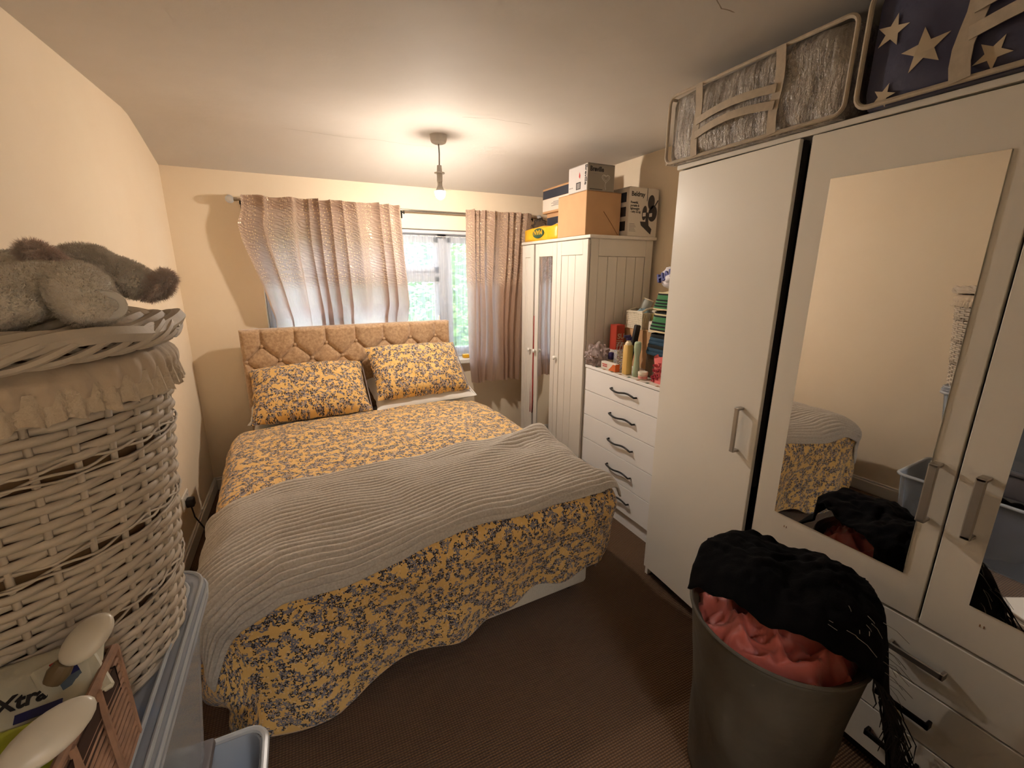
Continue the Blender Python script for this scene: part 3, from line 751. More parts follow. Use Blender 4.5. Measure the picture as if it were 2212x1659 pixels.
for (z0, z1, hz) in ((.410, .596, .497), (.236, .404, .318), (.066, .230, .15)):
    d = part('drawer', gbox(WXF-.018, WXF-.001, -.058, .996, z0, z1, .0015), M['ward_white'], big)
    part('handle', gmerge(gbox(WXF-.044, WXF-.036, .376, .512, hz-.011, hz+.011, .003), gbox(WXF-.044, WXF-.018, .376, .386, hz-.011, hz+.011, .002), gbox(WXF-.044, WXF-.018, .502, .512, hz-.011, hz+.011, .002)), M['black_metal'] if hz < .4 else M['brushed'], d)

# ---------------------------------------------------------------- zipped storage bags on top of it
ZT = WZT+.0185
def soft_box(x0, x1, y0, y1, z0, z1, amp, seed, n=14, bot=0.0):
    """box with slightly bulging, crumpled sides"""
    bm = bmesh.new(); bmesh.ops.create_cube(bm, size=1.0)
    bmesh.ops.subdivide_edges(bm, edges=bm.edges[:], cuts=n, use_grid_fill=True)
    v = []
    bm.verts.index_update()
    for p in bm.verts:
        q = p.co*2; L = max(abs(q.x), abs(q.y), abs(q.z))
        # round the corners
        r = Vector([math.copysign(min(abs(c), 1.0), c) for c in q]); e = sorted([abs(c) for c in r])
        k = 1-.035*sstep(.75, 1, e[1])-.02*sstep(.75, 1, e[0])
        P = Vector((lerp(x0, x1, (r.x*k+1)/2), lerp(y0, y1, (r.y*k+1)/2), lerp(z0, z1, (r.z*(k if r.z > 0 else 1)+1)/2)))
        flat = (1-e[1]**4)
        if abs(abs(q.x)-1) < 1e-4: P.x += math.copysign(amp*(.6*flat+1.2*nz(P.y*9+seed, P.z*9, seed)*(.2+flat)), q.x)
        if abs(abs(q.y)-1) < 1e-4: P.y += math.copysign(amp*(.4*flat+.9*nz(P.x*9+seed, P.z*9, seed+3)*(.2+flat)), q.y)
        if abs(q.z-1) < 1e-4: P.z += amp*(.3*flat+1.2*nz(P.x*6+seed, P.y*6, seed+5))
        P.z = max(P.z, z0)
        v.append(tuple(P))
    f = [tuple(a.index for a in q.verts) for q in bm.faces]; bm.free()
    return v, f
def rrect(y0, y1, z0, z1, r, x, n=5):
    P = []
    for cy, cz, a0 in ((y1-r, z1-r, 0), (y0+r, z1-r, 90), (y0+r, z0+r, 180), (y1-r, z0+r, 270)):
        for i in range(n+1):
            a = math.radians(a0+90*i/n); P.append((x, cy+r*math.cos(a), cz+r*math.sin(a)))
    return P
def strap(pts, w, t=.003):
    """flat tape along pts, its width across the path within the x = const plane"""
    v, f = [], []
    for i, p in enumerate(pts):
        a = Vector(pts[max(0, i-1)]); b = Vector(pts[min(len(pts)-1, i+1)]); d = (b-a).normalized()
        s = Vector((0, -d.z, d.y)).normalized()*w/2
        P = Vector(p)
        for q in (P+s, P-s): v += [tuple(q), tuple(q+Vector((-t, 0, 0)))]
    for i in range(len(pts)-1):
        a, b = i*4, i*4+4
        f += [(a+1, a+3, b+3, b+1), (a, b, b+2, a+2), (a, a+1, b+1, b), (a+2, b+2, b+3, a+3)]
    f += [(0, 2, 3, 1), (len(v)-4, len(v)-3, len(v)-1, len(v)-2)]
    return v, f
bag1 = thing('storage_bag', 'crumpled grey plastic storage bag with pale piping on the tall wardrobe', 'storage bag', (1.80, 1.25, ZT))
BX = 1.505
part('body', soft_box(BX, 2.08, .895, 1.60, ZT, ZT+.262, .012, 2.0), M['pvc'], bag1, smooth=60)
part('piping', gtube(rrect(.893, 1.603, ZT+.006, ZT+.262, .03, BX-.006), .0065, 8, closed=True), M['tape'], bag1)
part('top_piping', gtube([(BX+.0, 1.602, ZT+.255), (1.78, 1.604, ZT+.262), (2.07, 1.60, ZT+.255)], .006, 8), M['tape'], bag1)
part('base_piping', gtube([(BX, 1.605, ZT+.007), (1.78, 1.607, ZT+.008), (2.07, 1.604, ZT+.008)], .006, 8), M['tape'], bag1)
for y in (1.443, 1.112):
    part('strap', strap([(BX-.012, y+.005*math.sin(i*.9), ZT+.004+.256*i/8) for i in range(9)], .032), M['tape'], bag1)
for dz, bow in ((.128, .012), (.078, .018)):
    part('carry_handle', strap([(BX-.017-.012*math.sin(PI*i/14), lerp(1.443, 1.112, i/14), ZT+dz+bow*math.sin(PI*i/14)+.012*(i/14)) for i in range(15)], .026), M['tape'], bag1)
bag2 = thing('storage_bag', 'navy storage bag printed with cream stars on the tall wardrobe', 'storage bag', (1.80, .48, ZT))
part('body', soft_box(BX+.005, 2.09, .12, .862, ZT, ZT+.30, .010, 6.0), M['navy'], bag2, smooth=60)
part('piping', gtube(rrect(.118, .866, ZT+.006, ZT+.295, .035, BX-.002), .007, 8, closed=True), M['tape'], bag2)
for y in (.632, .30):
    part('strap', strap([(BX-.009, y+.008*math.sin(i), ZT+.004+.288*i/8) for i in range(9)], .04), M['tape'], bag2)
for dz, bow in ((.155, .02), (.10, .022)):
    part('carry_handle', strap([(BX-.014-.014*math.sin(PI*i/14), lerp(.632, .30, i/14), ZT+dz+bow*math.sin(PI*i/14)) for i in range(15)], .030), M['tape'], bag2)
def bagx(y, z):
    qy, qz = abs((y-.12)/(.862-.12)*2-1), abs((z-ZT)/.30*2-1); flat = 1-max(qy, qz)**4
    return BX+.005-.010*(.6*flat+1.2*nz(y*9+6.0, z*9, 6.0)*(.2+flat))
def star(cy, cz, r, rot, x, inner=.40):
    P = []
    for i in range(10):
        a = math.radians(90+36*i+rot); q = r*(1 if i % 2 == 0 else inner); P.append((x, cy+q*math.cos(a), cz+q*math.sin(a)))
    return gprism([(bagx(p[1], p[2])-.0004, p[1], p[2]) for p in P], (-.0012, 0, 0))
for (cy, cz, r, rot) in ((.806, ZT+.178, .040, 12), (.722, ZT+.105, .052, -8), (.800, ZT+.024, .030, 20), (.585, ZT+.045, .036, 30), (.545, ZT+.215, .045, 5), (.45, ZT+.10, .05, 15), (.37, ZT+.22, .04, 40), (.21, ZT+.13, .05, 10), (.735, ZT+.255, .034, 25)):
    part('star_print', star(cy, cz, r, rot, BX-.0045), M['star'], bag2, smooth=0)

# ---------------------------------------------------------------- white panelled wardrobe with three doors
PX, PY0, PY1, PZ, PB = 1.745, 2.478, 3.43, 1.812, 2.265
pw = thing('wardrobe', 'white panelled wardrobe with three narrow doors and round knobs', 'wardrobe', (2.0, 2.95, 0))
part('carcass', gmerge(gbox(PX+.002, PB, PY1-.018, PY1, 0, PZ), gbox(PX+.02, PB, PY0+.012, PY0+.022, 0, PZ-.004), gbox(PB-.01, PB, PY0+.02, PY1, .02, PZ), gbox(PX+.02, PB-.01, PY0+.022, PY1-.018, .06, .078), gbox(PX+.02, PX+.03, PY0+.022, PY1-.018, 0, .06), gbox(PX+.02, PB-.01, PY0+.022, PY1-.018, PZ-.02, PZ)), M['white_wood'], pw)
part('lining', gbox(PX+.03, PB-.02, PY0+.03, PY1-.03, .08, PZ-.03), M['black'], pw, label='black block standing in for shade behind the open door')  # black block painted in for the unlit inside of this wardrobe
part('top_board', gbox(PX-.026, PB+.012, PY0-.022, PY1+.006, PZ, PZ+.022, .006, 2), M['white_wood'], pw)
# end panel facing the room: frame and boards
fr = [gbox(PX+.002, PX+.062, PY0, PY0+.012, 0, PZ, .002), gbox(PB-.062, PB, PY0, PY0+.012, 0, PZ, .002), gbox(PX+.062, PB-.062, PY0, PY0+.012, PZ-.11, PZ, .002)]
for g in fr: part('rail', g, M['white_wood'], pw)
nb = 5; x0, x1 = PX+.064, PB-.064
for i in range(nb):
    a, b = lerp(x0, x1, i/nb), lerp(x0, x1, (i+1)/nb)
    part('board', gbox(a+.0012, b-.0012, PY0+.004, PY0+.0115, .0, PZ-.112, .002), M['white_wood'], pw)
def pdoor(y0, y1, mirror, rot=0.0, hinge=None, knob=None):
    RM = Matrix.Identity(4) if not rot else T(*hinge) @ RZ(rot) @ T(-hinge[0], -hinge[1], 0)
    x0, x1 = PX-.020, PX-.001; s = .058
    d = part('door', gx(gbox(x0+.010, x1, y0+.002, y1-.002, .065, PZ-.006), RM), M['white_wood'], pw, label='door with a tall inset mirror' if mirror else 'tongue and groove panelled door')
    for g in (gbox(x0, x0+.0105, y0, y0+s, .062, PZ-.004, .002), gbox(x0, x0+.0105, y1-s, y1, .062, PZ-.004, .002)): part('stile', gx(g, RM), M['white_wood'], d)
    for g in (gbox(x0+.0005, x0+.0105, y0+s, y1-s, PZ-.10, PZ-.004, .002), gbox(x0+.0005, x0+.0105, y0+s, y1-s, .062, .16, .002)): part('rail', gx(g, RM), M['white_wood'], d)
    if mirror: part('mirror', gx(gbox(x0+.006, x0+.0095, y0+s+.001, y1-s-.001, .162, PZ-.102), RM), M['mirror'], d, smooth=0)
    else:
        n = max(2, round((y1-y0-2*s)/.085))
        for i in range(n):
            a, b = lerp(y0+s, y1-s, i/n), lerp(y0+s, y1-s, (i+1)/n)
            part('board', gx(gbox(x0+.004, x0+.0100, a+.0012, b-.0012, .162, PZ-.102, .002), RM), M['white_wood'], d)
    if knob is not None:
        K = glathe([(.0, .031), (.010, .030), (.0155, .024), (.0155, .018), (.008, .010), (.0065, 0), (.010, -.001)], 16)
        part('knob', gx(K, RM @ T(x0, knob, .968) @ RY(-90)), M['gloss_white'], d)
pdoor(2.484, 2.868, False, 0, None, 2.840)
pdoor(2.872, 3.196, True, 0, None, 3.165)
pdoor(3.212, 3.424, False, -2.2, (PX, 3.424, 0), 3.240)
rg = ggrid(lambda u, v: (PX-.006+.010*math.sin(u*9+v*4)-.014*v, lerp(3.197, 3.225+.02*v, u), lerp(1.25, .42, v)), 10, 24)
o = single('red_garment', rg, M['red_cloth'], 'red cloth caught in the gap of the panelled wardrobe door', 'garment', smooth=180); solidify(o, .003)

# ---------------------------------------------------------------- chest of drawers
CX, CY0, CY1, CZ, CB = 1.752, 1.63, 2.462, .985, 2.235
chest = thing('chest_of_drawers', 'white five drawer chest with wavy black handles beside the tall wardrobe', 'chest of drawers', (1.98, 2.05, 0))
part('carcass', gmerge(gbox(CX+.004, CB, CY0, CY0+.016, 0, CZ-.018), gbox(CX+.004, CB, CY1-.016, CY1, 0, CZ-.018), gbox(CB-.01, CB, CY0+.016, CY1-.016, .02, CZ-.018), gbox(CX+.02, CX+.034, CY0+.016, CY1-.016, 0, CZ-.02)), M['chest_white'], chest)
part('top_board', gbox(CX-.018, CB, CY0-.006, CY1+.006, CZ-.018, CZ, .002), M['chest_white'], chest)
part('plinth', gbox(CX+.010, CX+.020, CY0+.016, CY1-.016, 0, .095), M['chest_white'], chest)
zs = [.100, .281, .459, .634, .808, .965]
for i in range(5):
    d = part('drawer', gbox(CX-.014, CX+.003, CY0+.002, CY1-.002, zs[i]+.002, zs[i+1]-.002, .0012), M['chest_white'], chest)
    zc_ = (zs[i]+zs[i+1])/2
    pts = [(CX-.016, 1.935, zc_-.004), (CX-.034, 1.940, zc_-.004)] + [(CX-.036, lerp(1.95, 2.15, k/12), zc_+.007*math.sin(k/12*2*PI)) for k in range(13)] + [(CX-.034, 2.160, zc_+.003), (CX-.016, 2.165, zc_+.003)]
    part('handle', gtube(pts, .0058, 8), M['black_metal'], d, label='black wavy bar handle')
# ---------------------------------------------------------------- boxes on top of the panelled wardrobe
TZ = PZ+.0225
def carton(name, label, cat, x0, x1, y0, y1, z0, z1, mat, bev=.003, flap=None, group=None):
    t = thing(name, label, cat, ((x0+x1)/2, (y0+y1)/2, z0), 0, group)
    b = part('box_body', gbox(x0, x1, y0, y1, z0, z1-.0025, bev), mat, t)
    if flap:
        yc = (y0+y1)/2
        part('flap', gbox(x0, x1, y0, yc-.001, z1-.0024, z1, .0008), flap, t); part('flap', gbox(x0, x1, yc+.001, y1, z1-.0024, z1, .0008), flap, t)
    return t
def flat_y(o, s, y, parent, mat):            # flat print on a face that looks to -Y
    return part('print', gbox(o[0], o[0]+s[0], y-.0012, y-.0002, o[1], o[1]+s[1]), mat, parent, smooth=0)
def flat_x(o, s, x, parent, mat):            # flat print on a face that looks to -X
    return part('print', gbox(x-.0012, x-.0002, o[0], o[0]+s[0], o[1], o[1]+s[1]), mat, parent, smooth=0)
def ellipse_y(cx, cz, rx, rz, y, rot=0, n=20, t=.0012):
    P = []
    for i in range(n):
        a = 2*PI*i/n; p, q = rx*math.cos(a), rz*math.sin(a); c, s = math.cos(math.radians(rot)), math.sin(math.radians(rot))
        P.append((cx+p*c-q*s, y, cz+p*s+q*c))
    return gprism(P, (0, -t, 0))
cb = carton('cardboard_box', 'plain brown cardboard box on top of the panelled wardrobe', 'box', 1.722, 2.0, 2.52, 2.865, TZ, 2.105, M['card'], flap=M['card'])
part('crease', gtube([(1.86, 2.519, 1.985), (1.92, 2.519, 1.92), (1.985, 2.519, TZ+.008)], .0022, 6), M['card_dark'], cb)
bv = carton('appliance_box', 'grey toaster box with a heart print stacked on the cardboard box', 'box', 1.727, 1.938, 2.525, 2.745, 2.1055, 2.268, M['box_grey'], flap=M['box_grey'])
part('side_print', gbox(1.7255, 1.7268, 2.528, 2.742, 2.109, 2.264), M['box_pale'], bv, smooth=0)
part('lettering', text_geo('Breville', .040, frame_matrix((1.745, 2.5245, 2.222), (1,0,0), (0,-1,0)), .0012, width=.105), M['ink'], bv, smooth=0)
part('side_lettering', text_geo('Breville', .034, frame_matrix((1.7252, 2.553, 2.258), (0,0,-1), (-1,0,0)), .0010, width=.118), M['ink'], bv, smooth=0)
hp = [(1.868+.030*(16*math.sin(a)**3)/16, 2.5242, 2.185+.027*(13*math.cos(a)-5*math.cos(2*a)-2*math.cos(3*a)-math.cos(4*a))/16) for a in [2*PI*i/40 for i in range(40)]]
part('heart_print', gtube(hp, .0016, 5, closed=True), M['ink_white'], bv)
hp2 = [(1.868+.020*(16*math.sin(a)**3)/16, 2.5242, 2.187+.018*(13*math.cos(a)-5*math.cos(2*a)-2*math.cos(3*a)-math.cos(4*a))/16) for a in [2*PI*i/30 for i in range(30)]]
part('heart_print', gtube(hp2, .0010, 5, closed=True), M['ink_white'], bv)
part('heart_stem', gtube([(1.868, 2.5242, 2.160), (1.864, 2.5242, 2.14), (1.872, 2.5242, 2.118)], .0013, 5), M['ink_white'], bv)
flat_y((1.745, 2.114), (.10, .004), 2.5252, bv, M['ink'])
flat_y((1.76, 2.206), (.05, .003), 2.5252, bv, M['ink_grey'])
tp = gx(gbox(-.027, .027, -.0008, .0008, -.020, .020, .010, 3), T(1.7250, 2.625, 2.140) @ RZ(90))
part('toaster_print', gbox(1.7244, 1.7252, 2.598, 2.650, 2.122, 2.166, .0003), M['ink'], bv, smooth=0)
part('toaster_print', gbox(1.7238, 1.7245, 2.604, 2.640, 2.127, 2.160), M['ink_grey'], bv, smooth=0)
part('red_print', gprism([(1.7248, 2.608, 2.185), (1.7248, 2.620, 2.198), (1.7248, 2.615, 2.226), (1.7248, 2.604, 2.205)], (-.0006, 0, 0)), M['ink_red'], bv, smooth=0)
for i in range(4): flat_x((2.690+.012*i, 2.138), (.007, .006), 1.7255, bv, M['ink_grey'])
bd = carton('vacuum_box', 'white printed vacuum cleaner box at the wall end of the panelled wardrobe', 'box', 2.018, 2.268, 2.462, 2.66, TZ, 2.142, M['box_white'], flap=M['box_white'])
YF = 2.4618
part('lettering', text_geo('Beldray', .040, frame_matrix((2.036, YF-.0003, 2.086), (1,0,0), (0,-1,0)), .0010, width=.112), M['ink'], bd, smooth=0)
for i, s in enumerate(('Powerful,', 'portable &', 'lightweight', '- only 3.5 kg')):
    part('small_lettering', text_geo(s, .020, frame_matrix((2.032, YF-.0003, 2.040-.019*i), (1,0,0), (0,-1,0)), .0005, width=(.062, .072, .076, .086)[i]), M['ink'], bd, smooth=0)
for i in range(6): flat_y((2.030, 1.866+.009*i), (.055-.006*(i % 3), .0025), YF, bd, M['ink_grey'])
part('seam', gbox(2.166, 2.169, YF-.0014, YF-.0002, 2.06, 2.141), M['ink'], bd, smooth=0)
vm = pm('vacuum_print', srgb(62, 56, 56), .5, var=.3, vscale=40)
part('vacuum_print', ellipse_y(2.205, 2.055, .028, .046, YF-.0002, -6), vm, bd, smooth=0)
part('vacuum_print', ellipse_y(2.222, 1.985, .037, .052, YF-.0002, -10), vm, bd, smooth=0)
part('vacuum_print', ellipse_y(2.152, 1.985, .019, .046, YF-.0002, -6), vm, bd, smooth=0)
part('vacuum_print', gprism([(2.120, YF-.0004, 1.93), (2.130, YF-.0004, 1.905), (2.215, YF-.0004, 1.85), (2.222, YF-.0004, 1.885), (2.165, YF-.0004, 1.93)], (0, -.0012, 0)), vm, bd, smooth=0)
part('vacuum_print', gprism([(2.165, YF-.0006, 1.99), (2.182, YF-.0006, 1.99), (2.195, YF-.0006, 1.90), (2.165, YF-.0006, 1.90)], (0, -.0012, 0)), vm, bd, smooth=0)
part('hose_print', gtube([(2.262, YF-.001, 2.07), (2.235, YF-.001, 2.03), (2.195, YF-.001, 1.985)], .0035, 6), M['ink'], bd)
for cx in (2.150, 2.205): part('chrome_print', gprism([(cx-.012, YF-.0015, 1.985), (cx+.012, YF-.0015, 1.988), (cx+.012, YF-.0015, 1.965), (cx-.012, YF-.0015, 1.962)], (0, -.0008, 0)), M['ink_white'], bd, smooth=0)
for i in range(3): part('side_print', gbox(2.0166, 2.0178, 2.49, 2.64, 1.87+.09*i, 1.93+.09*i), (M['ink'], vm, M['ink_navy'])[i], bd, smooth=0)
fb1 = carton('flat_pack_box', 'dark blue and white flat box beneath its twin beside the cardboard box', 'box', 1.862, 2.22, 2.875, 3.27, TZ, 2.046, M['card'], flap=M['card'], group='flat pack boxes on the panelled wardrobe')
part('label_print', gbox(1.8606, 1.8618, 2.88, 3.262, TZ+.02, 2.015), M['ink_navy'], fb1, smooth=0)
part('label_print', gbox(1.8596, 1.8606, 2.93, 3.12, TZ+.02, 1.965), M['box_white'], fb1, smooth=0)
fb2 = carton('flat_pack_box', 'dark blue and white flat box topmost beside the cardboard box', 'box', 1.838, 2.21, 2.878, 3.302, 2.0465, 2.228, M['card'], flap=M['card'], group='flat pack boxes on the panelled wardrobe')
part('label_print', gbox(1.8366, 1.8378, 2.882, 3.294, 2.152, 2.214), M['ink_navy'], fb2, smooth=0)
part('label_print', gbox(1.8366, 1.8378, 2.882, 3.294, 2.062, 2.150), M['box_white'], fb2, smooth=0)
for i in range(4): part('lettering', gbox(1.8358, 1.8366, 3.02, 3.16-.03*(i % 2), 2.092+.009*i, 2.096+.009*i), M['ink_grey'], fb2, smooth=0)
yb = thing('carrier_bag', 'yellow plastic bag with a dark green logo on the panelled wardrobe', 'bag', (1.78, 3.15, TZ))
part('body', soft_box(1.728, 1.852, 2.885, 3.40, TZ, TZ+.098, .016, 3.3, 12), M['yellow_bag'], yb, smooth=60)
part('logo', gprism([(1.712, 3.14+.085*math.cos(a), TZ+.052+.036*math.sin(a)) for a in [2*PI*i/20 for i in range(20)]], (.012, 0, 0)), M['green_print'], yb)
part('lettering', text_geo('MAN', .05, frame_matrix((1.7115, 3.075, TZ+.075), (0,1,0), (-1,0,0)) , .001, width=.13), M['yellow_bag'], yb, smooth=0)
def crumple(c, r, seed, n=20, amp=.3):
    def fn(u, v):
        a, b = 2*PI*u, PI*v
        d = Vector((math.sin(b)*math.cos(a), math.sin(b)*math.sin(a), -math.cos(b)))
        k = 1+amp*(abs(nz(d.x*2.2+seed, d.y*2.2, d.z*2.2))*1.6-.3)+amp*.4*nz(d.x*6+seed, d.y*6, d.z*6)
        return (c[0]+r[0]*d.x*k, c[1]+r[1]*d.y*k, max(c[2]-r[2]*.86, c[2]+r[2]*d.z*k))
    return ggrid(fn, n*2, n, True)[:2]
M['dark_poly'] = clear('dark_polythene', srgb(88, 74, 64), .45, .15, bump=.6, bs=30)
single('polythene_bag', crumple((1.86, 3.362, TZ+.115), (.07, .045, .07), 4.1, 14, .35), M['dark_poly'], 'dark crumpled clear bag behind the yellow bag on the wardrobe', 'bag', smooth=60)

# ---------------------------------------------------------------- things on the chest of drawers
KZ = CZ+.0005
tr = thing('paper_liner', 'thin printed paper lining lying along the chest top edge', 'paper', (1.76, 2.05, KZ))
part('sheet', gbox(1.737, 1.85, 1.64, 2.44, KZ, KZ+.0012), M['box_white'], tr)
for i in range(9): part('print', gbox(1.738, 1.760, 1.70+.08*i, 1.72+.08*i, KZ+.0012, KZ+.0016), M['card_dark'] if i % 2 else M['green_print'], tr, smooth=0)
KZ2 = KZ+.0018
pb = single('polythene_bag', crumple((1.790, 2.405, KZ2+.062), (.068, .072, .072), 1.2, 20, .5), M['poly'], 'pinkish crumpled clear bag at the corner of the chest', 'bag', smooth=60)
def bottle(name, label, cat, x, y, prof, mat, capprof=None, capmat=None, z=KZ2, sx=1, sy=1, rot=0, group=None):
    t = thing(name, label, cat, (x, y, z), rot, group)
    part('body', glathe(prof, 24, (0,0,0), True, sx, sy), mat, t, True)
    if capprof: part('cap', glathe(capprof, 20, (0,0,0), True), capmat, t, True)
    return t
P_ = lambda n, *a, **k: M.setdefault(n, pm(n, *a, **k))
bottle('deodorant', 'small clear deodorant with a rounded purple cap at the chest edge', 'bottle', 1.842, 2.327, [(.016,0),(.019,.004),(.020,.045),(.016,.05)], P_('pale_plastic', srgb(206, 190, 150), .3), [(.0205,.05),(.022,.055),(.022,.082),(.017,.094),(.002,.098)], P_('purple_plastic', srgb(58, 48, 92), .3))
rb = carton('tall_carton', 'tall red and white carton standing behind the glittery gift bag', 'box', 1.895, 1.965, 2.355, 2.425, KZ2, 1.258, P_('red_card', srgb(176, 62, 44), .5, var=.1), flap=P_('red_card', srgb(176, 62, 44)))
part('base_print', gbox(1.8935, 1.8947, 2.355, 2.425, KZ2+.002, 1.09), M['box_white'], rb, smooth=0); part('base_print', gbox(1.894, 1.965, 2.3536, 2.3548, KZ2+.002, 1.09), M['box_white'], rb, smooth=0)
for i in range(4): part('print', gbox(1.90, 1.955, 2.3538, 2.3548, 1.115+.012*i, 1.120+.012*i), M['star'], rb, smooth=0)
part('print', text_geo('SU', .05, frame_matrix((1.905, 2.3536, 1.165), (1,0,0), (0,-1,0)), .001), M['star'], rb, smooth=0)
# hidden support carries the woven basket and the tins
sb = carton('support_carton', 'plain brown carton almost hidden under the white woven basket', 'box', 1.99, 2.225, 2.035, 2.45, KZ, 1.236, M['card'], flap=M['card'])
bk = thing('storage_basket', 'small white woven plastic basket heaped with oddments on the chest', 'basket', (2.07, 2.30, 1.2365))
bz0, bz1 = 1.2367, 1.345
P_('white_plastic', srgb(226, 214, 192), .45)
wv = []
for (xa, ya, xb, yb_) in ((2.0,2.235,2.14,2.235),(2.14,2.235,2.14,2.385),(2.14,2.385,2.0,2.385),(2.0,2.385,2.0,2.235)):
    for i in range(12):
        x, y = lerp(xa, xb, i/12), lerp(ya, yb_, i/12)
        part('upright', gbox(x-.0035, x+.0035, y-.0035, y+.0035, bz0, bz1-.006), M['white_plastic'], bk, smooth=0)
for k in range(9):
    z = bz0+.004+k*.0125
    part('band', gtube([(2.0,2.235,z),(2.14,2.235,z),(2.14,2.385,z),(2.0,2.385,z)], .0042, 6, closed=True), M['white_plastic'], bk)
part('base', gbox(2.0, 2.14, 2.235, 2.385, bz0-.0002, bz0+.004), M['white_plastic'], bk)
part('rim', gtube([(2.0,2.235,bz1+.006),(2.035,2.235,bz1+.022),(2.07,2.235,bz1+.026),(2.105,2.235,bz1+.022),(2.14,2.235,bz1+.006),(2.14,2.31,bz1),(2.14,2.385,bz1),(2.07,2.385,bz1+.02),(2.0,2.385,bz1),(1.998,2.31,bz1+.002)], .0065, 8, closed=True), M['white_plastic'], bk)
part('contents', crumple((2.07, 2.31, bz0+.072), (.055, .06, .055), 8, 10, .2), P_('blue_grey_cloth', srgb(122, 142, 150), .8), bk, label='grey blue cloth')
gb_ = thing('glass_canister', 'open grey topped jar leaning in the white woven basket', 'jar', (2.10, 2.345, 1.35))
part('body', gx(glathe([(.030,0),(.034,.006),(.034,.07),(.031,.08),(.027,.075),(.026,.01)], 18), T(2.105, 2.345, 1.345) @ RY(18) @ RX(10)), P_('grey_plastic', srgb(170, 172, 166), .35), gb_)
part('rim', gx(glathe([(.034,.076),(.037,.079),(.034,.084),(.030,.081)], 18, cap=False), T(2.105, 2.345, 1.345) @ RY(18) @ RX(10)), M['white_plastic'], gb_)
mc = thing('drinks_carton', 'small carton with a red sloping top beside the white basket', 'carton', (2.175, 2.20, 1.30))
Mc = T(2.185, 2.17, 1.3385) @ RZ(20)
part('body', gx(gbox(-.035, .035, -.035, .035, 0, .045, .003), Mc), P_('cream_card', srgb(204, 190, 158), .5), mc)
part('gable', gx(gprism([(-.035,-.035,.0455),(.035,-.035,.0455),(0,-.035,.085)], (0,.07,0)), Mc), M['red_card'], mc)
tb = carton('tan_box', 'tan lidded box on the chest next to the striped blankets', 'box', 2.06, 2.22, 2.05, 2.225, 1.2365, 1.338, P_('tan_card', srgb(168, 148, 92), .6, var=.1), flap=P_('tan_card', srgb(168, 148, 92)))
wb = carton('white_box', 'small white card box in front of the tan lidded box', 'box', 1.955, 2.03, 2.035, 2.125, 1.2365, 1.305, M['box_white'], flap=M['box_white'])
for i in range(3): part('print', gbox(1.9538, 1.9548, 2.05, 2.11, 1.262+.010*i, 1.265+.010*i), M['ink_grey'], wb, smooth=0)
bc = thing('brush_case', 'black flat brush leaning on the red carton', 'brush', (1.90, 2.22, KZ2))
part('handle', gx(gbox(-.013, .013, -.010, .010, 0, .13, .006, 2), T(1.90, 2.215, KZ2) @ RY(10)), M['plug'], bc)
part('head', gx(gbox(-.021, .021, -.013, .013, .12, .29, .008, 2), T(1.90, 2.215, KZ2) @ RY(10)), M['plug'], bc)
m_ = NT('holographic_paper'); uvc = m_.obj(); vv = m_.n('TexVoronoi', {'Vector': uvc, 'Scale': 130.0}); hs = m_.n('HueSaturation', {'Color': vv.outputs['Color'], 'Saturation': .45, 'Value': 1.1})
m_.P(col=m_.mix(.55, hs.outputs[0], (.75,.73,.68,1)), metal=.75, rough=.25, normal=m_.bump(vv.outputs['Distance'], .8, .004)); M['holo'] = m_.m
gf = thing('gift_bag', 'small glittery silver gift bag with loop handles on the chest', 'gift bag', (1.855, 2.20, KZ2))
part('bag', gx(gprism([(-.038,-.022,0),(.038,-.022,0),(.038,.022,0),(-.038,.022,0)], (0,0,.125)), T(1.852, 2.243, KZ2) @ RZ(-12)), M['holo'], gf, smooth=0)
for s in (-1, 1): part('loop', gx(gtube([(.02*math.cos(PI*i/10), s*.020, .125+.05*math.sin(PI*i/10)) for i in range(11)], .0022, 6), T(1.852, 2.243, KZ2) @ RZ(-12)), M['brushed'], gf)
md = carton('medicine_box', 'small white and orange medicine box at the chest edge', 'box', 1.752, 1.785, 2.165, 2.315, KZ2, KZ2+.052, M['box_white'])
P_('orange_print', srgb(206, 104, 48), .5)
part('print', gprism([(1.7518, 2.166, KZ2+.002),(1.7518, 2.235, KZ2+.002),(1.7518, 2.215, KZ2+.02),(1.7518, 2.19, KZ2+.046),(1.7518, 2.166, KZ2+.046)], (-.0008,0,0)), M['orange_print'], md, smooth=0)
part('print', gbox(1.7508, 1.7519, 2.25, 2.30, KZ2+.030, KZ2+.036), M['ink_red'], md, smooth=0); part('print', gbox(1.7508, 1.7519, 2.25, 2.295, KZ2+.018, KZ2+.024), M['ink_red'], md, smooth=0)
part('end_print', gbox(1.753, 1.784, 2.1638, 2.1649, KZ2+.002, KZ2+.05), M['orange_print'], md, smooth=0)
P_('mustard_plastic', srgb(216, 178, 104), .3, spec=.5); P_('mint_plastic', srgb(172, 190, 160), .3, spec=.5)
yl = thing('lotion_bottle', 'tall square yellow lotion bottle with a purple pump on the chest', 'bottle', (1.788, 2.10, KZ2))
part('body', gbox(1.764, 1.812, 2.078, 2.122, KZ2, KZ2+.185, .008, 2), M['mustard_plastic'], yl)
part('neck', glathe([(.021,.184),(.019,.196),(.013,.202),(.012,.212)], 18, (1.788, 2.10, KZ2)), P_('cream_plastic', srgb(232, 214, 180), .4), yl)
part('pump', gmerge(glathe([(.016,.212),(.018,.216),(.018,.232),(.006,.236)], 18, (1.788, 2.10, KZ2)), gbox(1.750, 1.80, 2.092, 2.108, KZ2+.228, KZ2+.244, .004)), M['purple_plastic'], yl)
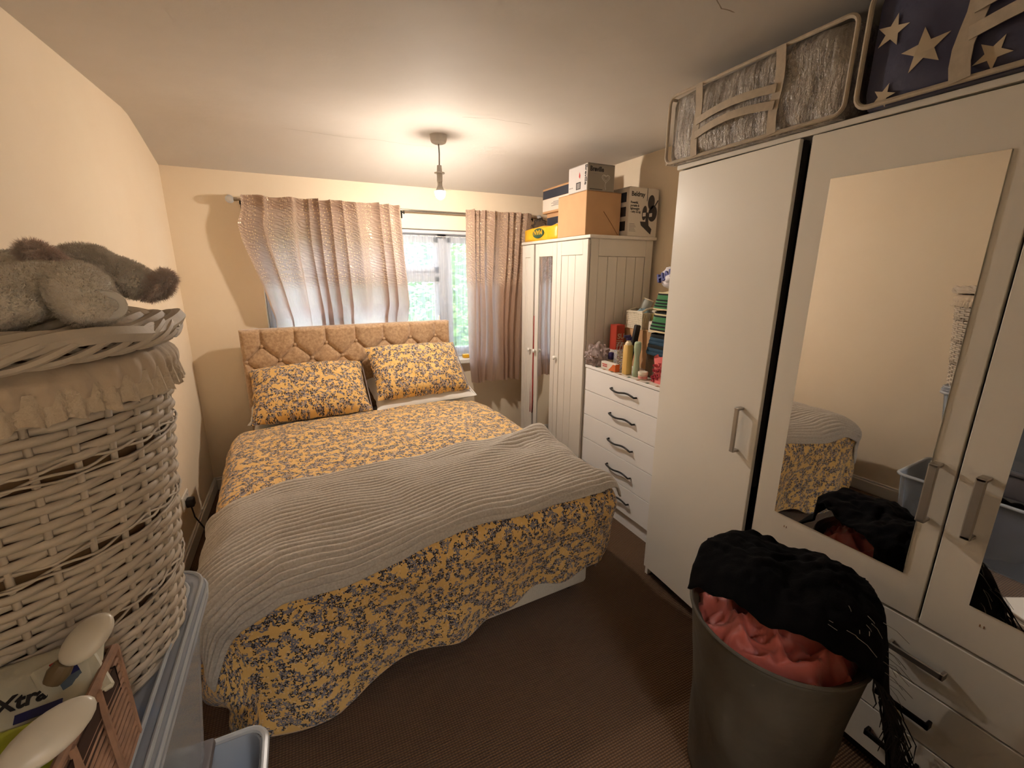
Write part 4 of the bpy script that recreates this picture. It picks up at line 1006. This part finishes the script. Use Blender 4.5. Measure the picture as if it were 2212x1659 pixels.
bottle('shower_gel', 'slim pale green waisted bottle beside the yellow lotion', 'bottle', 1.800, 2.030, [(.018,0),(.021,.005),(.020,.04),(.015,.10),(.014,.12),(.020,.155),(.021,.175)], M['mint_plastic'], [(.0215,.175),(.022,.178),(.020,.205),(.014,.212),(.002,.213)], M['mint_plastic'], sx=1.1, sy=.9)
jr = bottle('cream_jar', 'small round white cream jar at the front of the chest', 'jar', 1.785, 1.952, [(.024,0),(.027,.004),(.027,.026),(.024,.028)], M['white_plastic'], [(.0285,.0285),(.029,.031),(.029,.044),(.027,.047)], M['white_plastic'])
part('label_band', glathe([(.0275,.006),(.0275,.022)], 24, cap=False), P_('pink_print', srgb(206, 140, 130), .5), jr, True)
P_('dotted', srgb(104, 88, 72), .7, var=.2, vscale=50)
db = carton('dotted_gift_bag', 'brown dotted paper gift bag beside the pink pouch on the chest', 'gift bag', 1.86, 1.935, 1.90, 2.02, KZ2, 1.135, M['dotted'])
for i in range(5):
    for k in range(6): part('dot', ellipse_y(1.870+.014*i+.006*(k % 2), KZ2+.015+.021*k, .0028, .0028, 1.8998, 0, 8, .0008), M['ink'], db, smooth=0)
part('band', gbox(1.8588, 1.86, 1.925, 1.99, 1.10, 1.136), P_('brown_card', srgb(72, 52, 42), .6), db, smooth=0)
pk = thing('pouch', 'bright pink paper pouch with red script at the chest end', 'pouch', (1.82, 1.84, KZ2))
P_('pink_paper', srgb(232, 120, 118), .5, var=.1, bump=.4, bscale=30, bdist=.005); P_('red_script', srgb(150, 30, 44), .5)
def pouch(u, v):
    a = 2*PI*u; z = v; w_ = .055*(1-.18*math.sin(PI*v))*(1+.05*nz(u*6, v*4, 2)); d_ = .032*(1-v*.85)*(1+.1*math.sin(3*a))
    return (1.812+math.copysign(abs(math.cos(a))**.7, math.cos(a))*w_*.45+.0, 1.838+math.sin(a)*w_, KZ2+.150*v+.01*math.sin(a*2)*v)
part('bag', gmerge(ggrid(pouch, 28, 12, True)[:2]), M['pink_paper'], pk, smooth=60)
for s, z, q, wd in (('AP', .018, .05, .06), ('the Me', .062, .030, .07), ('on 7', .092, .030, .06), ('S', .004, .05, .025)):
    part('lettering', text_geo(s, q, frame_matrix((1.7855, 1.876 if s != 'S' else 1.885, KZ2+z), (0,-1,.12), (-1,0,0)), .001, depth=.002, width=wd), M['red_script'], pk, smooth=0)
oc_ = thing('orange_card', 'orange folded card tucked behind the pink pouch', 'card', (1.85, 1.80, KZ2))
part('leaf', gx(gbox(-.001, .001, -.045, .045, 0, .175, .0004), T(1.858, 1.825, KZ2) @ RY(-6) @ RX(8)), P_('orange_card', srgb(232, 122, 60), .5), oc_)
part('leaf', gx(gbox(-.001, .001, -.045, .045, 0, .170, .0004), T(1.868, 1.822, KZ2) @ RY(4) @ RX(8)), M['orange_card'], oc_)
nbk = carton('notebook_stack', 'dark notebook with a pale page edge lying behind the gift bag', 'book', 1.95, 2.10, 1.68, 2.02, KZ2, 1.130, P_('dark_brown', srgb(54, 40, 36), .6))
part('pages', gbox(1.9485, 1.952, 1.685, 2.015, 1.10, 1.124), M['box_white'], nbk)
# folded striped blankets
def roll(name, label, x, y, z, w_, d, h, mats, n, tilt):
    t = thing(name, label, 'blanket', (x, y, z), tilt)
    for i in range(n):
        z0, z1 = z+h*i/n, z+h*(i+1)/n
        lean = .018*i/n
        def fn(u, v, z0=z0, z1=z1, i=i, lean=lean):
            a = 2*PI*u; c, s = math.cos(a), math.sin(a)
            k = 1+.03*nz(c*2, s*2, i*.4+z*9)-.02*abs(2*v-1)
            return (x+lean+math.copysign(abs(c)**.5, c)*w_/2*k, y-lean+math.copysign(abs(s)**.5, s)*d/2*k, lerp(z0, z1, v))
        part('stripe', ggrid(fn, 28, 3, True)[:2], mats[i % len(mats)], t, smooth=60)
    part('top', gx(glathe([(.002, .012), (.5, .009), (.72, .004), (.98, -.002)], 28), T(x+.018, y-.018, z+h) @ Matrix.Diagonal((w_/2*.98, d/2*.98, 1, 1))), mats[-1], t)
gr_, bl_, cr_ = P_('green_wool', srgb(48, 118, 66), .9, sheen=.4, bump=.5, bscale=200), P_('black_wool_stripe', srgb(26, 28, 28), .9), P_('cream_wool', srgb(206, 190, 148), .9, sheen=.3)
teal_ = P_('teal_cloth', srgb(40, 70, 92), .85, var=.3, vscale=15)
roll('folded_cloth', 'teal blue folded cloth under the green striped blankets', 1.965, 1.895, 1.131, .28, .28, .12, [teal_, teal_, bl_, teal_, teal_, bl_], 6, 0)
roll('striped_blanket', 'lower green blanket with black and cream stripes folded on the chest', 1.945, 1.915, 1.2635, .21, .22, .115, [cr_, bl_, gr_, bl_, gr_, bl_, gr_, gr_, gr_, bl_, cr_, bl_], 12, 0)
roll('striped_blanket', 'upper green blanket with black and cream stripes under the white bag', 1.945, 1.915, 1.391, .19, .20, .10, [cr_, gr_, bl_, gr_, bl_, gr_, bl_, gr_, gr_, gr_, bl_, cr_], 12, 0)
wbg = thing('white_bag', 'crumpled white bag with blue letters on top of the striped blankets', 'bag', (1.98, 1.88, 1.505))
part('body', crumple((1.960, 1.900, 1.566), (.112, .112, .068), 5.5, 18, .25), P_('white_bag', srgb(220, 216, 222), .4, bump=.4, bscale=20, bdist=.008), wbg, smooth=60)
part('lettering', text_geo('HAP', .06, frame_matrix((1.856, 1.962, 1.545), (.05,-.94,.33), (-1,-.05,.12)), .002, depth=.010, width=.12), P_('blue_print', srgb(48, 48, 120), .5), wbg, smooth=0)
part('cord_handle', gtube([(2.0+.05*math.cos(PI*i/10), 1.88-.05*math.cos(PI*i/10), 1.60+.07*math.sin(PI*i/10)) for i in range(11)], .004, 6), M['green_print'], wbg)
# ---------------------------------------------------------------- storage boxes by the wall
def tub(name, label, x0, x1, y0, y1, z0, z1, taper, mat, rim, lid=None, open_top=True, cat='storage box', th=.004):
    t = thing(name, label, cat, ((x0+x1)/2, (y0+y1)/2, z0))
    def loop(f, z, r=.045, n=5):
        a0, a1, b0, b1 = x0+taper*f, x1-taper*f, y0+taper*f, y1-taper*f
        P = []
        for cx, cy, s in ((a1-r, b1-r, 0), (a0+r, b1-r, 90), (a0+r, b0+r, 180), (a1-r, b0+r, 270)):
            for i in range(n+1):
                a = math.radians(s+90*i/n); P.append((cx+r*math.cos(a), cy+r*math.sin(a), z))
        return P
    rows = [loop(1, z0), loop(.6, lerp(z0, z1, .4)), loop(.1, lerp(z0, z1, .9)), loop(0, z1)]
    rin = [[(p[0]*(1-2*th/abs(x1-x0))+(x0+x1)/2*(2*th/abs(x1-x0)), p[1]*(1-2*th/abs(y1-y0))+(y0+y1)/2*(2*th/abs(y1-y0)), p[2]) for p in r] for r in (rows[3], rows[2], rows[1])] 
    bot = [(p[0]*.98+(x0+x1)/2*.02, p[1]*.98+(y0+y1)/2*.02, z0+th) for p in rows[0]]
    allr = rows+rin+[bot]; n = len(rows[0])
    v = [p for r in allr for p in r]; f = [tuple(range(n-1, -1, -1))]
    for k in range(len(allr)-1):
        for i in range(n): j = (i+1) % n; f.append((k*n+i, k*n+j, (k+1)*n+j, (k+1)*n+i))
    f.append(tuple(range((len(allr)-1)*n, len(allr)*n)))
    part('tub', (v, f), mat, t)
    rl = loop(-.25 if taper else 0, z1)
    part('rim', gtube(rl, .009, 8, closed=True), rim, t)
    return t, loop
bt_, lp = tub('storage_box', 'open clear plastic box of clothes on the floor below the other boxes', -.675, -.205, .55, 1.125, .002, .40, .03, M['clear_box'], M['clear_rim'])
P_('dark_clothes', srgb(52, 50, 58), .9, var=.4, vscale=12); P_('blue_cloth', srgb(64, 92, 128), .85, var=.3, vscale=14); P_('pale_blue_cloth', srgb(140, 156, 178), .85, var=.3, vscale=8); P_('grey_lid', srgb(92, 88, 92), .5)
single('clothes', crumple((-.44, .84, .16), (.19, .23, .17), 2.2, 16, .18), M['dark_clothes'], 'dark clothes heaped inside the clear floor box', 'clothes', smooth=60)
t2 = thing('storage_box', 'dark grey lidded box squeezed between two clear plastic boxes', 'storage box', (-.46, .74, .41))
part('tub', gbox(-.665, -.285, .50, .985, .4095, .545, .02, 2), M['grey_lid'], t2); part('lid', gbox(-.675, -.275, .49, .995, .5455, .567, .008, 2), M['grey_lid'], t2)
t3, lp3 = tub('storage_box', 'large clear plastic box with bluish clothes under the wicker hamper', -.695, -.255, .36, 1.035, .5675, .935, .035, M['clear_box'], M['clear_rim'])
# lid of the top box: raised rim around a sunken panel
def lid_fn(u, v):
    P = rrect(.345, 1.050, -.703, -.237, .06, 0, 6)   # (0, y, x)
    i = int(round(u*len(P))) % len(P); y, x = P[i][1], P[i][2]
    cx, cy = -.47, .70
    prof = [(1.0, .930), (1.004, .955), (.995, .968), (.972, .971), (.955, .966), (.945, .957), (.5, .957), (.0, .957)]
    k, z = prof[int(round(v*(len(prof)-1)))]
    if k > .6:
        d = 1-k; sx = (x-cx); sy = (y-cy)
        return (x-math.copysign(min(abs(sx), d*.6), sx), y-math.copysign(min(abs(sy), d*.6), sy), z)
    return (cx+(x-cx)*k, cy+(y-cy)*k, z)
part('lid', ggrid(lid_fn, 28, 7, True)[:2], M['clear_lid'], t3, label='frosted lid with a raised rim')
for k_, z_ in ((.006, .9705), (-.0005, .953), (.026, .9700)):
    part('rim_bead', gtube([(p[2]-math.copysign(k_, p[2]+.47), p[1]-math.copysign(k_, p[1]-.70), z_) for p in rrect(.345, 1.050, -.703, -.237, .06, 0, 6)], .0035, 8, closed=True), M['clear_rim'], t3)
for i, (c, r, mt) in enumerate((((-.47,.52,.70), (.17,.14,.11), 'pale_blue_cloth'), ((-.47,.84,.70), (.17,.16,.12), 'blue_cloth'), ((-.47,.66,.83), (.18,.25,.075), 'pale_blue_cloth'))):
    single('folded_clothes', crumple(c, r, 3.3+i, 14, .14), M[mt], ('pale blue clothes at the near end of the clear lidded box', 'blue clothes at the far end of the clear lidded box', 'pale clothes pressed under the lid of the clear box')[i], 'clothes', smooth=60)

# ---------------------------------------------------------------- wicker hamper
HX, HY, HZ0, HZ1, HR0, HR1 = -.450, .872, .9585, 1.475, .192, .243
ham = thing('laundry_hamper', 'tall white wicker hamper with a cloth liner on the clear box', 'hamper', (HX, HY, HZ0))
hr = lambda z: lerp(HR0, HR1, (z-HZ0)/(HZ1-HZ0))
NS = 34
def strand(ph, r=.22, amp=.0046, th=.0066, wob=.0010):
    P = []
    for i in range(NS*4):
        a = 2*PI*i/(NS*4); q = r+amp*math.cos(NS*a/2+ph)
        P.append((q*math.cos(a), q*math.sin(a), wob*math.sin(a*7+ph*3)+.0012*math.sin(NS*a/2+ph+1.2)))
    return mesh_of('weave_strand', gtube(P, th, 6, closed=True, flat=.52), M['wicker'], 180)
sA, sB = strand(0), strand(PI)
thin = [mesh_of('twine_strand', gtube([((.226+.003*math.sin(17*a+k))*math.cos(a), (.226+.003*math.sin(17*a+k))*math.sin(a), .003*math.sin(a*17+k*2)+.0045*math.sin(a*3+k)) for a in [2*PI*i/140 for i in range(140)]], .0021, 5, closed=True), M['wicker'], 180) for k in (0, 2.1, 4.2)]
z = HZ0+.008; row = 0
bands = (1.095, 1.215, 1.335); nb_ = 0
while z < HZ1-.004:
    if nb_ < 3 and z > bands[nb_]:
        for k in range(3): inst(thin[k], 'twine_strand', ham, T(0, 0, z+.002+.0055*k-HZ0) @ Matrix.Diagonal((hr(z)/.22, hr(z)/.22, 1, 1)))
        z += .019; nb_ += 1; continue
    inst(sA if row % 2 else sB, 'weave_strand', ham, T(0, 0, z-HZ0) @ RZ((row*7.3) % (360/NS*0+1)) @ Matrix.Diagonal((hr(z)/.22, hr(z)/.22, 1, 1)))
    z += .0118; row += 1
dz_ = HZ1-HZ0; dr_ = HR1-HR0
stk = mesh_of('stake', gtube([(HR0, 0, 0), (HR0+dr_, 0, dz_)], .0044, 6), M['wicker'], 180)
for i in range(NS): inst(stk, 'stake', ham, RZ(360*(i)/NS))
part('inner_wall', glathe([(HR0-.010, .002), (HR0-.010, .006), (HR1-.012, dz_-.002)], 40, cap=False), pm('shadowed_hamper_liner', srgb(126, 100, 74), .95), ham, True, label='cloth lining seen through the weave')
part('base_ring', gtube([((HR0+.004)*math.cos(2*PI*i/60), (HR0+.004)*math.sin(2*PI*i/60), .005) for i in range(60)], .0065, 6, closed=True), M['wicker'], ham, True)
def linf(u, v):
    a = 2*PI*u; z = lerp(dz_+.012, dz_-.030, v)
    r = HR1+.009+.0035*math.sin(a*53+2*math.sin(a*5))*(.3+v)+.005*math.sin(PI*v)-.012*(1-v)**4
    return (r*math.cos(a), r*math.sin(a), z+.004*nz(u*20, v*3, 1))
part('liner', ggrid(linf, 240, 10, True)[:2], M['liner'], ham, True, smooth=180, label='cream cloth liner folded over the rim')
def lacef(u, v):
    a = 2*PI*u; z = lerp(dz_-.014, dz_-.058+.008*abs(math.sin(a*22)), v)
    r = HR1+.011+.005*math.sin(a*67+1.5*math.sin(a*9))*(.3+v)+.003*v
    return (r*math.cos(a), r*math.sin(a), z)
part('lace_trim', ggrid(lacef, 360, 8, True)[:2], M['lace'], ham, True, smooth=180, label='frilled lace edging')
# loose plaited lid
LM = T(HX, HY, 1.500) @ RY(-2.0) @ RX(1.0)
lid = thing('hamper_lid', 'flat plaited white wicker lid resting on the tall hamper', 'lid', (HX, HY, 1.49))
for k in range(12):
    r = .262-.0215*k
    part('coil', gx(gtube([((r+.005*math.sin(a*9+k*1.3))*math.cos(a), (r+.005*math.sin(a*9+k*1.3))*math.sin(a), .010+.018*(1-(r/.26)**2)+.006*math.sin(a*7+k)) for a in [2*PI*i/90 for i in range(90)]], .0105 if k else .012, 6, closed=True), LM), M['wicker'], lid)
for k in range(5):
    part('plait', gx(gtube([((.260+.008*math.cos(8*a+k*1.26))*math.cos(a), (.260+.008*math.cos(8*a+k*1.26))*math.sin(a), .002+.013*math.sin(8*a+k*1.26)) for a in [2*PI*i/150 for i in range(150)]], .0048, 6, closed=True), LM), M['wicker'], lid)

# ---------------------------------------------------------------- plush toys
def blob(ells, vox=.006, smooth=4):
    gs = []
    for c, r, e in ells:
        gs.append(gx(gsphere((0,0,0), r, 20, 12), T(*c) @ RZ(e[2]) @ RY(e[1]) @ RX(e[0])))
    me = mesh_of('b', gmerge(*gs), None, 0)
    o = bpy.data.objects.new('b', me); COL.objects.link(o)
    r = o.modifiers.new('r', 'REMESH'); r.mode = 'VOXEL'; r.voxel_size = vox
    s = o.modifiers.new('s', 'SMOOTH'); s.iterations = smooth; s.factor = .6
    bpy.context.view_layer.update()
    m2 = bpy.data.meshes.new_from_object(o.evaluated_get(bpy.context.evaluated_depsgraph_get()))
    g = [tuple(p.co) for p in m2.vertices], [tuple(q.vertices) for q in m2.polygons]
    bpy.data.objects.remove(o); bpy.data.meshes.remove(me); bpy.data.meshes.remove(m2)
    return g
def fur(g, n, ln, seed, lie=(0,0,0), sel=None):
    rnd = random.Random(seed); V, F = g; v, f = [], []; lie = Vector(lie)
    for i in range(n):
        q = F[rnd.randrange(len(F))]; A, B, C = Vector(V[q[0]]), Vector(V[q[1]]), Vector(V[q[2]])
        u, w_ = rnd.random(), rnd.random()
        if u+w_ > 1: u, w_ = 1-u, 1-w_
        p = A+(B-A)*u+(C-A)*w_; nn = (B-A).cross(C-A).normalized()
        if sel and not sel(p): continue
        d = (nn+lie+Vector((rnd.uniform(-.5,.5), rnd.uniform(-.5,.5), rnd.uniform(-.5,.5)))).normalized()*ln*(.6+.6*rnd.random())
        s = nn.cross(d+Vector((.01,.02,.03))).normalized()*.00055
        o = len(v); v += [tuple(p-s), tuple(p+s), tuple(p+d)]; f.append((o, o+1, o+2))
    return v, f
def plush(name, label, ells, mat, mats2, base, furlen, nfur, seed):
    t = thing(name, label, 'soft toy', base)
    g = blob(ells)
    part('body', g, mat, t, smooth=180, fix=False)
    part('fur', fur(g, nfur, furlen, seed), mat, t, smooth=0, kind='stuff', fix=False)
    for nm, el, mt, lb in mats2:
        ge = blob(el); e_ = part(nm, ge, mt, t, smooth=180, fix=False, label=lb)
        part('fur', fur(ge, nfur//3, furlen*1.3, seed+5), mt, e_, smooth=0, kind='stuff', fix=False)
    return t
plush('plush_rabbit', 'cream short haired soft toy lying in front on the wicker lid', [((-.355,.800,1.566), (.080,.050,.040), (0,4,0)), ((-.47,.80,1.585), (.07,.07,.055), (0,0,0)), ((-.305,.825,1.586), (.050,.040,.024), (0,8,0))], M['plush_white'],
      [('foot', [((-.258,.772,1.570), (.036,.044,.040), (0,0,10)), ((-.246,.762,1.553), (.034,.040,.026), (0,0,0))], M['plush_white'], None), ('paw', [((-.335,.742,1.556), (.050,.026,.030), (0,6,12))], M['plush_white'], None)], (-.34,.80,1.525), .004, 14000, 3)
plush('plush_rabbit', 'beige long haired soft toy lying behind with dusty pink ears', [((-.305,.955,1.602), (.044,.040,.036), (0,0,0)), ((-.262,.935,1.592), (.050,.036,.026), (0,18,-8)), ((-.236,.925,1.580), (.036,.030,.024), (0,24,-8))], M['plush_beige'],
      [('ear', [((-.312,.862,1.609), (.034,.016,.016), (0,40,-14)), ((-.326,.862,1.622), (.018,.015,.014), (0,30,0))], M['plush_pink'], 'dusty pink furry ear'), ('ear', [((-.206,.910,1.572), (.026,.018,.015), (0,-30,0)), ((-.193,.907,1.586), (.014,.014,.012), (0,0,0))], M['plush_pink'], 'dusty pink furry ear')], (-.28,.93,1.53), .008, 15000, 8)
plush('plush_bear', 'rounded grey beige soft toy at the edge behind the cream one', [((-.40,.93,1.585), (.050,.045,.042), (0,0,0)), ((-.37,.925,1.602), (.034,.034,.026), (0,0,0))], M['plush_beige'], [('ear', [((-.405,.90,1.632), (.016,.010,.014), (0,0,0))], M['plush_beige'], None)], (-.40,.93,1.53), .004, 6000, 21)
tagp = [(-.224+.016*math.cos(a), .745, 1.556+.014*math.sin(a)) for a in [2*PI*i/20 for i in range(20)]]
cl_ = thing('ribbon_loop', 'small white satin ribbon loop lying on the wicker lid by the toys', 'ribbon', (-.224, .745, 1.54))
part('loop', gtube(tagp, .005, 8, closed=True, flat=.5), M['white_cotton'], cl_)

# ---------------------------------------------------------------- woven tray and the things in it
ty = thing('woven_tray', 'brown woven tray of toiletries beside the wicker hamper', 'tray', (-.40, .50, .958))
def tl(f):
    a0, a1, b0, b1 = lerp(-.545,-.535,f), lerp(-.264,-.276,f), lerp(.335,.315,f), lerp(.648,.676,f)
    return [(a0,b0),(a1,b0),(a1,b1),(a0,b1)]
for k in range(15):
    f = k/14; z = lerp(.963, 1.095, f); c = tl(f); P = []
    for i in range(4):
        for j in range(8):
            x = lerp(c[i][0], c[(i+1) % 4][0], j/8); y = lerp(c[i][1], c[(i+1) % 4][1], j/8)
            P.append((x+.0022*math.sin(j*PI+k*PI)*(i % 2), y+.0022*math.sin(j*PI+k*PI)*((i+1) % 2), z+.0015*math.sin(j*1.7+k)))
    part('woven_strand', gtube(P, .0040, 6, closed=True), M['rush'], ty)
for i in range(4):
    for j in range(0, 5):
        a, b = tl(0), tl(1)
        x0, y0 = lerp(a[i][0], a[(i+1) % 4][0], j/5), lerp(a[i][1], a[(i+1) % 4][1], j/5); x1, y1 = lerp(b[i][0], b[(i+1) % 4][0], j/5), lerp(b[i][1], b[(i+1) % 4][1], j/5)
        ox, oy = ((0,-.004),(.004,0),(0,.004),(-.004,0))[i]
        part('upright', gtube([(x0+ox, y0+oy, .960), (x1+ox, y1+oy, 1.10)], .0048, 6), M['rush'], ty)
part('rim', gtube([(p[0], p[1], 1.101) for p in tl(1)], .0065, 8, closed=True), M['rush'], ty)
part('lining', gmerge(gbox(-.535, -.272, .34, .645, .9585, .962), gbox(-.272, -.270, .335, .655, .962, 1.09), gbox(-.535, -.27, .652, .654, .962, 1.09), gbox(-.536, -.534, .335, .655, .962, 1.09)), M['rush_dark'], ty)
def paddle(name, label, c, rx, ry, rz, e, hl):
    t = thing(name, label, 'hairbrush', (c[0], c[1], c[2]-.06))
    MM = T(*c) @ RZ(e[2]) @ RY(e[1]) @ RX(e[0])
    part('head', gx(gsphere((0,0,0), (rx, ry, rz), 24, 14), MM), P_('white_gloss', srgb(224, 214, 196), .3, spec=.5), t, smooth=180)
    part('handle', gx(gtube([(-rx*.92, 0, 0), (-rx-hl*.4, 0, -.004), (-rx-hl, 0, -.008)], [.010, .012, .009], 10), MM), P_('brush_collar', srgb(120, 100, 72), .5), t)
paddle('hairbrush', 'small white oval hairbrush poking up beside the wicker hamper', (-.283,.640,1.152), .031, .022, .012, (20, -30, 42), .018)
paddle('hairbrush', 'larger white oval hairbrush lying nearest in the brown tray', (-.283,.528,1.128), .041, .023, .012, (30, -10, 40), .03)
wp = thing('wipes_pack', 'soft white packet of wipes with blue and red print in the tray', 'packet', (-.36,.64,1.06))
WM = T(-.362, .628, 1.098) @ RZ(8) @ RX(24)
def packf(u, v):
    a = 2*u-1; b = 2*PI*v
    return (a*.085, .052*math.cos(b)*(1-.04*abs(a)**6), .016*math.sin(b)*(1-abs(a)**8*.9)+.002*nz(a*5, b, 2))
part('packet', gx(ggrid(packf, 24, 24)[:2], WM), P_('packet_white', srgb(206, 200, 178), .35, bump=.4, bscale=40, bdist=.004), wp, smooth=60)
def wprint(x0, x1, y0, y1, mt): part('print', gx(gbox(x0, x1, y0, y1, .0158, .0172), WM), mt, wp, smooth=0)
P_('navy_ink', srgb(42, 44, 96), .4); P_('teal_ink', srgb(92, 128, 132), .4)
wprint(.015, .055, -.034, -.024, M['navy_ink']); wprint(-.080, -.045, 0, .03, M['teal_ink']); wprint(-.08, -.05, .022, .04, M['ink_red']); wprint(-.03, -.01, .02, .027, M['navy_ink'])
part('lettering', gx(text_geo('Xtra', .024, T(-.004, -.016, .0160), .0006, depth=.0012), WM), M['ink'], wp, smooth=0)
tg = thing('folded_packet', 'flat cream packet with a red, navy and grey patch standing in the tray', 'packet', (-.30,.645,1.07))
TM = T(-.302, .632, 1.105) @ RZ(35) @ RX(30)
part('packet', gx(gbox(-.028, .028, -.036, .036, -.005, .005, .003), TM), M['packet_white'], tg)
for i, mt in enumerate((M['ink_red'], M['navy_ink'], P_('slate_ink', srgb(92, 104, 116), .5))): part('print', gx(gbox(-.012, .008, .018-.013*i, .031-.013*i, .0052, .0062), TM), mt, tg, smooth=0)
gp = thing('soap_packet', 'lime green packet lying nearest the viewer in the tray', 'packet', (-.36,.56,1.04))
part('packet', gx(ggrid(packf, 24, 24)[:2], T(-.375,.540,1.080) @ RZ(6) @ RX(14)), P_('lime_plastic', srgb(176, 180, 56), .35, var=.15, vscale=30, bump=.4, bscale=40, bdist=.004), gp, smooth=60)
part('print', gx(gprism([(.03+.016*math.cos(a), -.012+.016*math.sin(a), .0150) for a in [2*PI*i/16 for i in range(16)]], (0,0,.002)), T(-.375,.540,1.080) @ RZ(6) @ RX(14)), P_('clear_print', srgb(150, 156, 120), .3), gp)
rd_ = single('sachet', gx(gbox(-.020, .020, -.013, .013, -.003, .003, .002), T(-.298, .598, 1.085) @ RZ(30) @ RX(25)), P_('maroon_foil', srgb(112, 42, 32), .35, var=.3, vscale=60), 'small dark red sachet tucked under the larger hairbrush', 'sachet')
fl = single('toiletry_bag', crumple((-.40, .47, 1.02), (.12, .12, .065), 6.4, 14, .2), P_('black_bag', srgb(26, 24, 24), .6), 'black soft pouch at the bottom of the brown tray', 'pouch', smooth=60)

# ---------------------------------------------------------------- fabric laundry bin with clothes
BXC, BYC, BZR, BRR, BRB = 1.195, .660, .60, .236, .19
lb_ = thing('laundry_bin', 'round grey felt laundry bin overflowing with clothes before the wardrobe', 'laundry bin', (BXC, BYC, .001))
def binf(u, v):
    a = 2*PI*u; z = lerp(.001, BZR, v)
    r = lerp(BRB, BRR, v)+.008*nz(math.cos(a)*2+3, math.sin(a)*2, z*5)*math.sin(PI*v)-.010*math.sin(PI*v)+.006*nz(math.cos(a)*5, math.sin(a)*5, z*9+a)*math.sin(PI*v)
    tilt = .012*math.cos(a-2.4)
    return (BXC+r*math.cos(a), BYC+r*math.sin(a), z+tilt*v)
o = part('wall', ggrid(binf, 90, 30, True)[:2], M['bin_cloth'], lb_, smooth=180); solidify(o, .004)
part('rim', gtube([binf(i/72, 1) for i in range(72)], .0055, 8, closed=True), M['bin_cloth'], lb_)
part('lining', glathe([(BRB-.03, .01), (BRR-.030, BZR-.03), (BRR-.006, BZR-.006)], 40, (BXC, BYC, 0), cap=False), M['bin_in'], lb_)
part('base', glathe([(.001, .003), (BRB-.006, .003)], 40, (BXC, BYC, 0)), M['bin_cloth'], lb_)
def pinkf(u, v):
    a = 2*PI*u; r = (BRR-.022)*v
    x, y = r*math.cos(a), r*math.sin(a)
    rid = 1-abs(nz(x*13+1.5, y*13, 3.1))*2.6
    rid2 = 1-abs(nz(x*27+y*12, y*25, 1.1))*2.4
    z = BZR-.035+.045*(1-v**3)+.040*max(0, rid)+.022*max(0, rid2)-.04*v**6
    return (BXC+x, BYC+y, z)
pk_ = thing('salmon_garment', 'crumpled salmon pink satin garment stuffed in the laundry bin', 'garment', (BXC, BYC, BZR-.06))
part('cloth', ggrid(pinkf, 110, 60, True)[:2], M['salmon'], pk_, smooth=180)
AX, AW = Vector((.47, -.883, 0)), Vector((.883, .47, 0))
def shf(u, v):
    s = lerp(-.235, .40, u); w_ = lerp(-.095-.045*math.sin(PI*min(1, u*1.1)), .205, v)
    c = Vector((BXC, BYC, 0))
    dome = BZR+.045+.115*max(0, 1-(s/.36)**2)**.6*max(0, 1-((w_-.07)/.26)**2)**.7
    fold = .024*nz(s*9+2, w_*7, 4.4)+.020*abs(nz(s*16, w_*14-s*9, 2))+.008*nz(s*40, w_*36, 7)
    r = math.hypot(s, w_)
    over = max(0, r-BRR+.01)
    z = dome+fold-over*.5
    end = max(0, s-.20)
    z -= end*1.05*sstep(.0, .14, end+.03)
    p = c+AX*(s-.55*max(0, s-.24))+AW*(w_-.5*max(0, w_-.215))
    edge = max(0, .12-v)/.12
    z -= .035*edge
    inside = (p-c).length < BRR+.012
    if not inside: z = min(z, BZR+.07-1.3*((p-c).length-BRR))
    else: z = max(z, BZR+.012)
    p.z = z
    return p
sh = thing('shawl', 'black fringed wool shawl heaped over the laundry bin', 'shawl', (BXC, BYC, BZR))
o = part('cloth', ggrid(shf, 90, 60)[:2], M['shawl'], sh, smooth=180); solidify(o, .008)
rnd = random.Random(5); gs = []
for i in range(190):
    v_ = rnd.random(); P0 = Vector(shf(1.0 if i % 3 else rnd.uniform(.72, 1.0), v_ if i % 3 else 0.0))
    d = (AX*rnd.uniform(.2, 1.0)+AW*rnd.uniform(-.6, .3)+Vector((0, 0, -1.4)))
    L = rnd.uniform(.05, .13)
    pts = [P0, P0+d*L*.35+Vector((rnd.uniform(-.01,.01), rnd.uniform(-.01,.01), .008)), P0+d*L*.7]
    pts.append(pts[-1]+Vector((rnd.uniform(-.01,.01), rnd.uniform(-.01,.01), -L*.45)))
    gs.append(gtube(pts, [.0022, .002, .0016, .0008], 4))
part('fringe', gmerge(*gs), M['fringe'], sh, smooth=180, kind='stuff')
gs = []
for i in range(26):
    u_ = rnd.uniform(.55, .98); P0 = Vector(shf(u_, rnd.uniform(0, .35)))+Vector((0,0,.007))
    d = (AX*rnd.uniform(.3, .9)+Vector((rnd.uniform(-.4,.2), rnd.uniform(-.4,.2), -.6)))*rnd.uniform(.03, .06)
    gs.append(gtube([P0, P0+d*.5+Vector((0,0,.006)), P0+d], .0008, 4))
part('pale_threads', gmerge(*gs), P_('pale_thread', srgb(150, 140, 126), .8), sh, smooth=180, kind='stuff')

# ---------------------------------------------------------------- things on the floor seen only in the mirror
bg = single('holdall', crumple((-.26, .80, .13), (.10, .08, .15), 9.2, 16, .16), P_('maroon_cloth', srgb(58, 34, 38), .85, var=.3), 'dark maroon cloth bag on the floor reflected in the end mirror', 'bag', smooth=60) if False else None
ps = thing('paper_stack', 'pile of white papers on the floor reflected in the end mirror', 'papers', (.08, .48, .001), 20)
for i in range(5): part('sheet', gx(gbox(-.14, .14, -.10, .10, .001+.012*i, .0115+.012*i, .002), T(.01*((i*7) % 3), .008*((i*5) % 3), 0) @ RZ(i*7 % 11)), M['box_white'], ps, True)
part('binder', gx(gbox(-.14, .14, -.118, -.103, .001, .028, .003), RZ(4)), M['ink_navy'], ps, True)
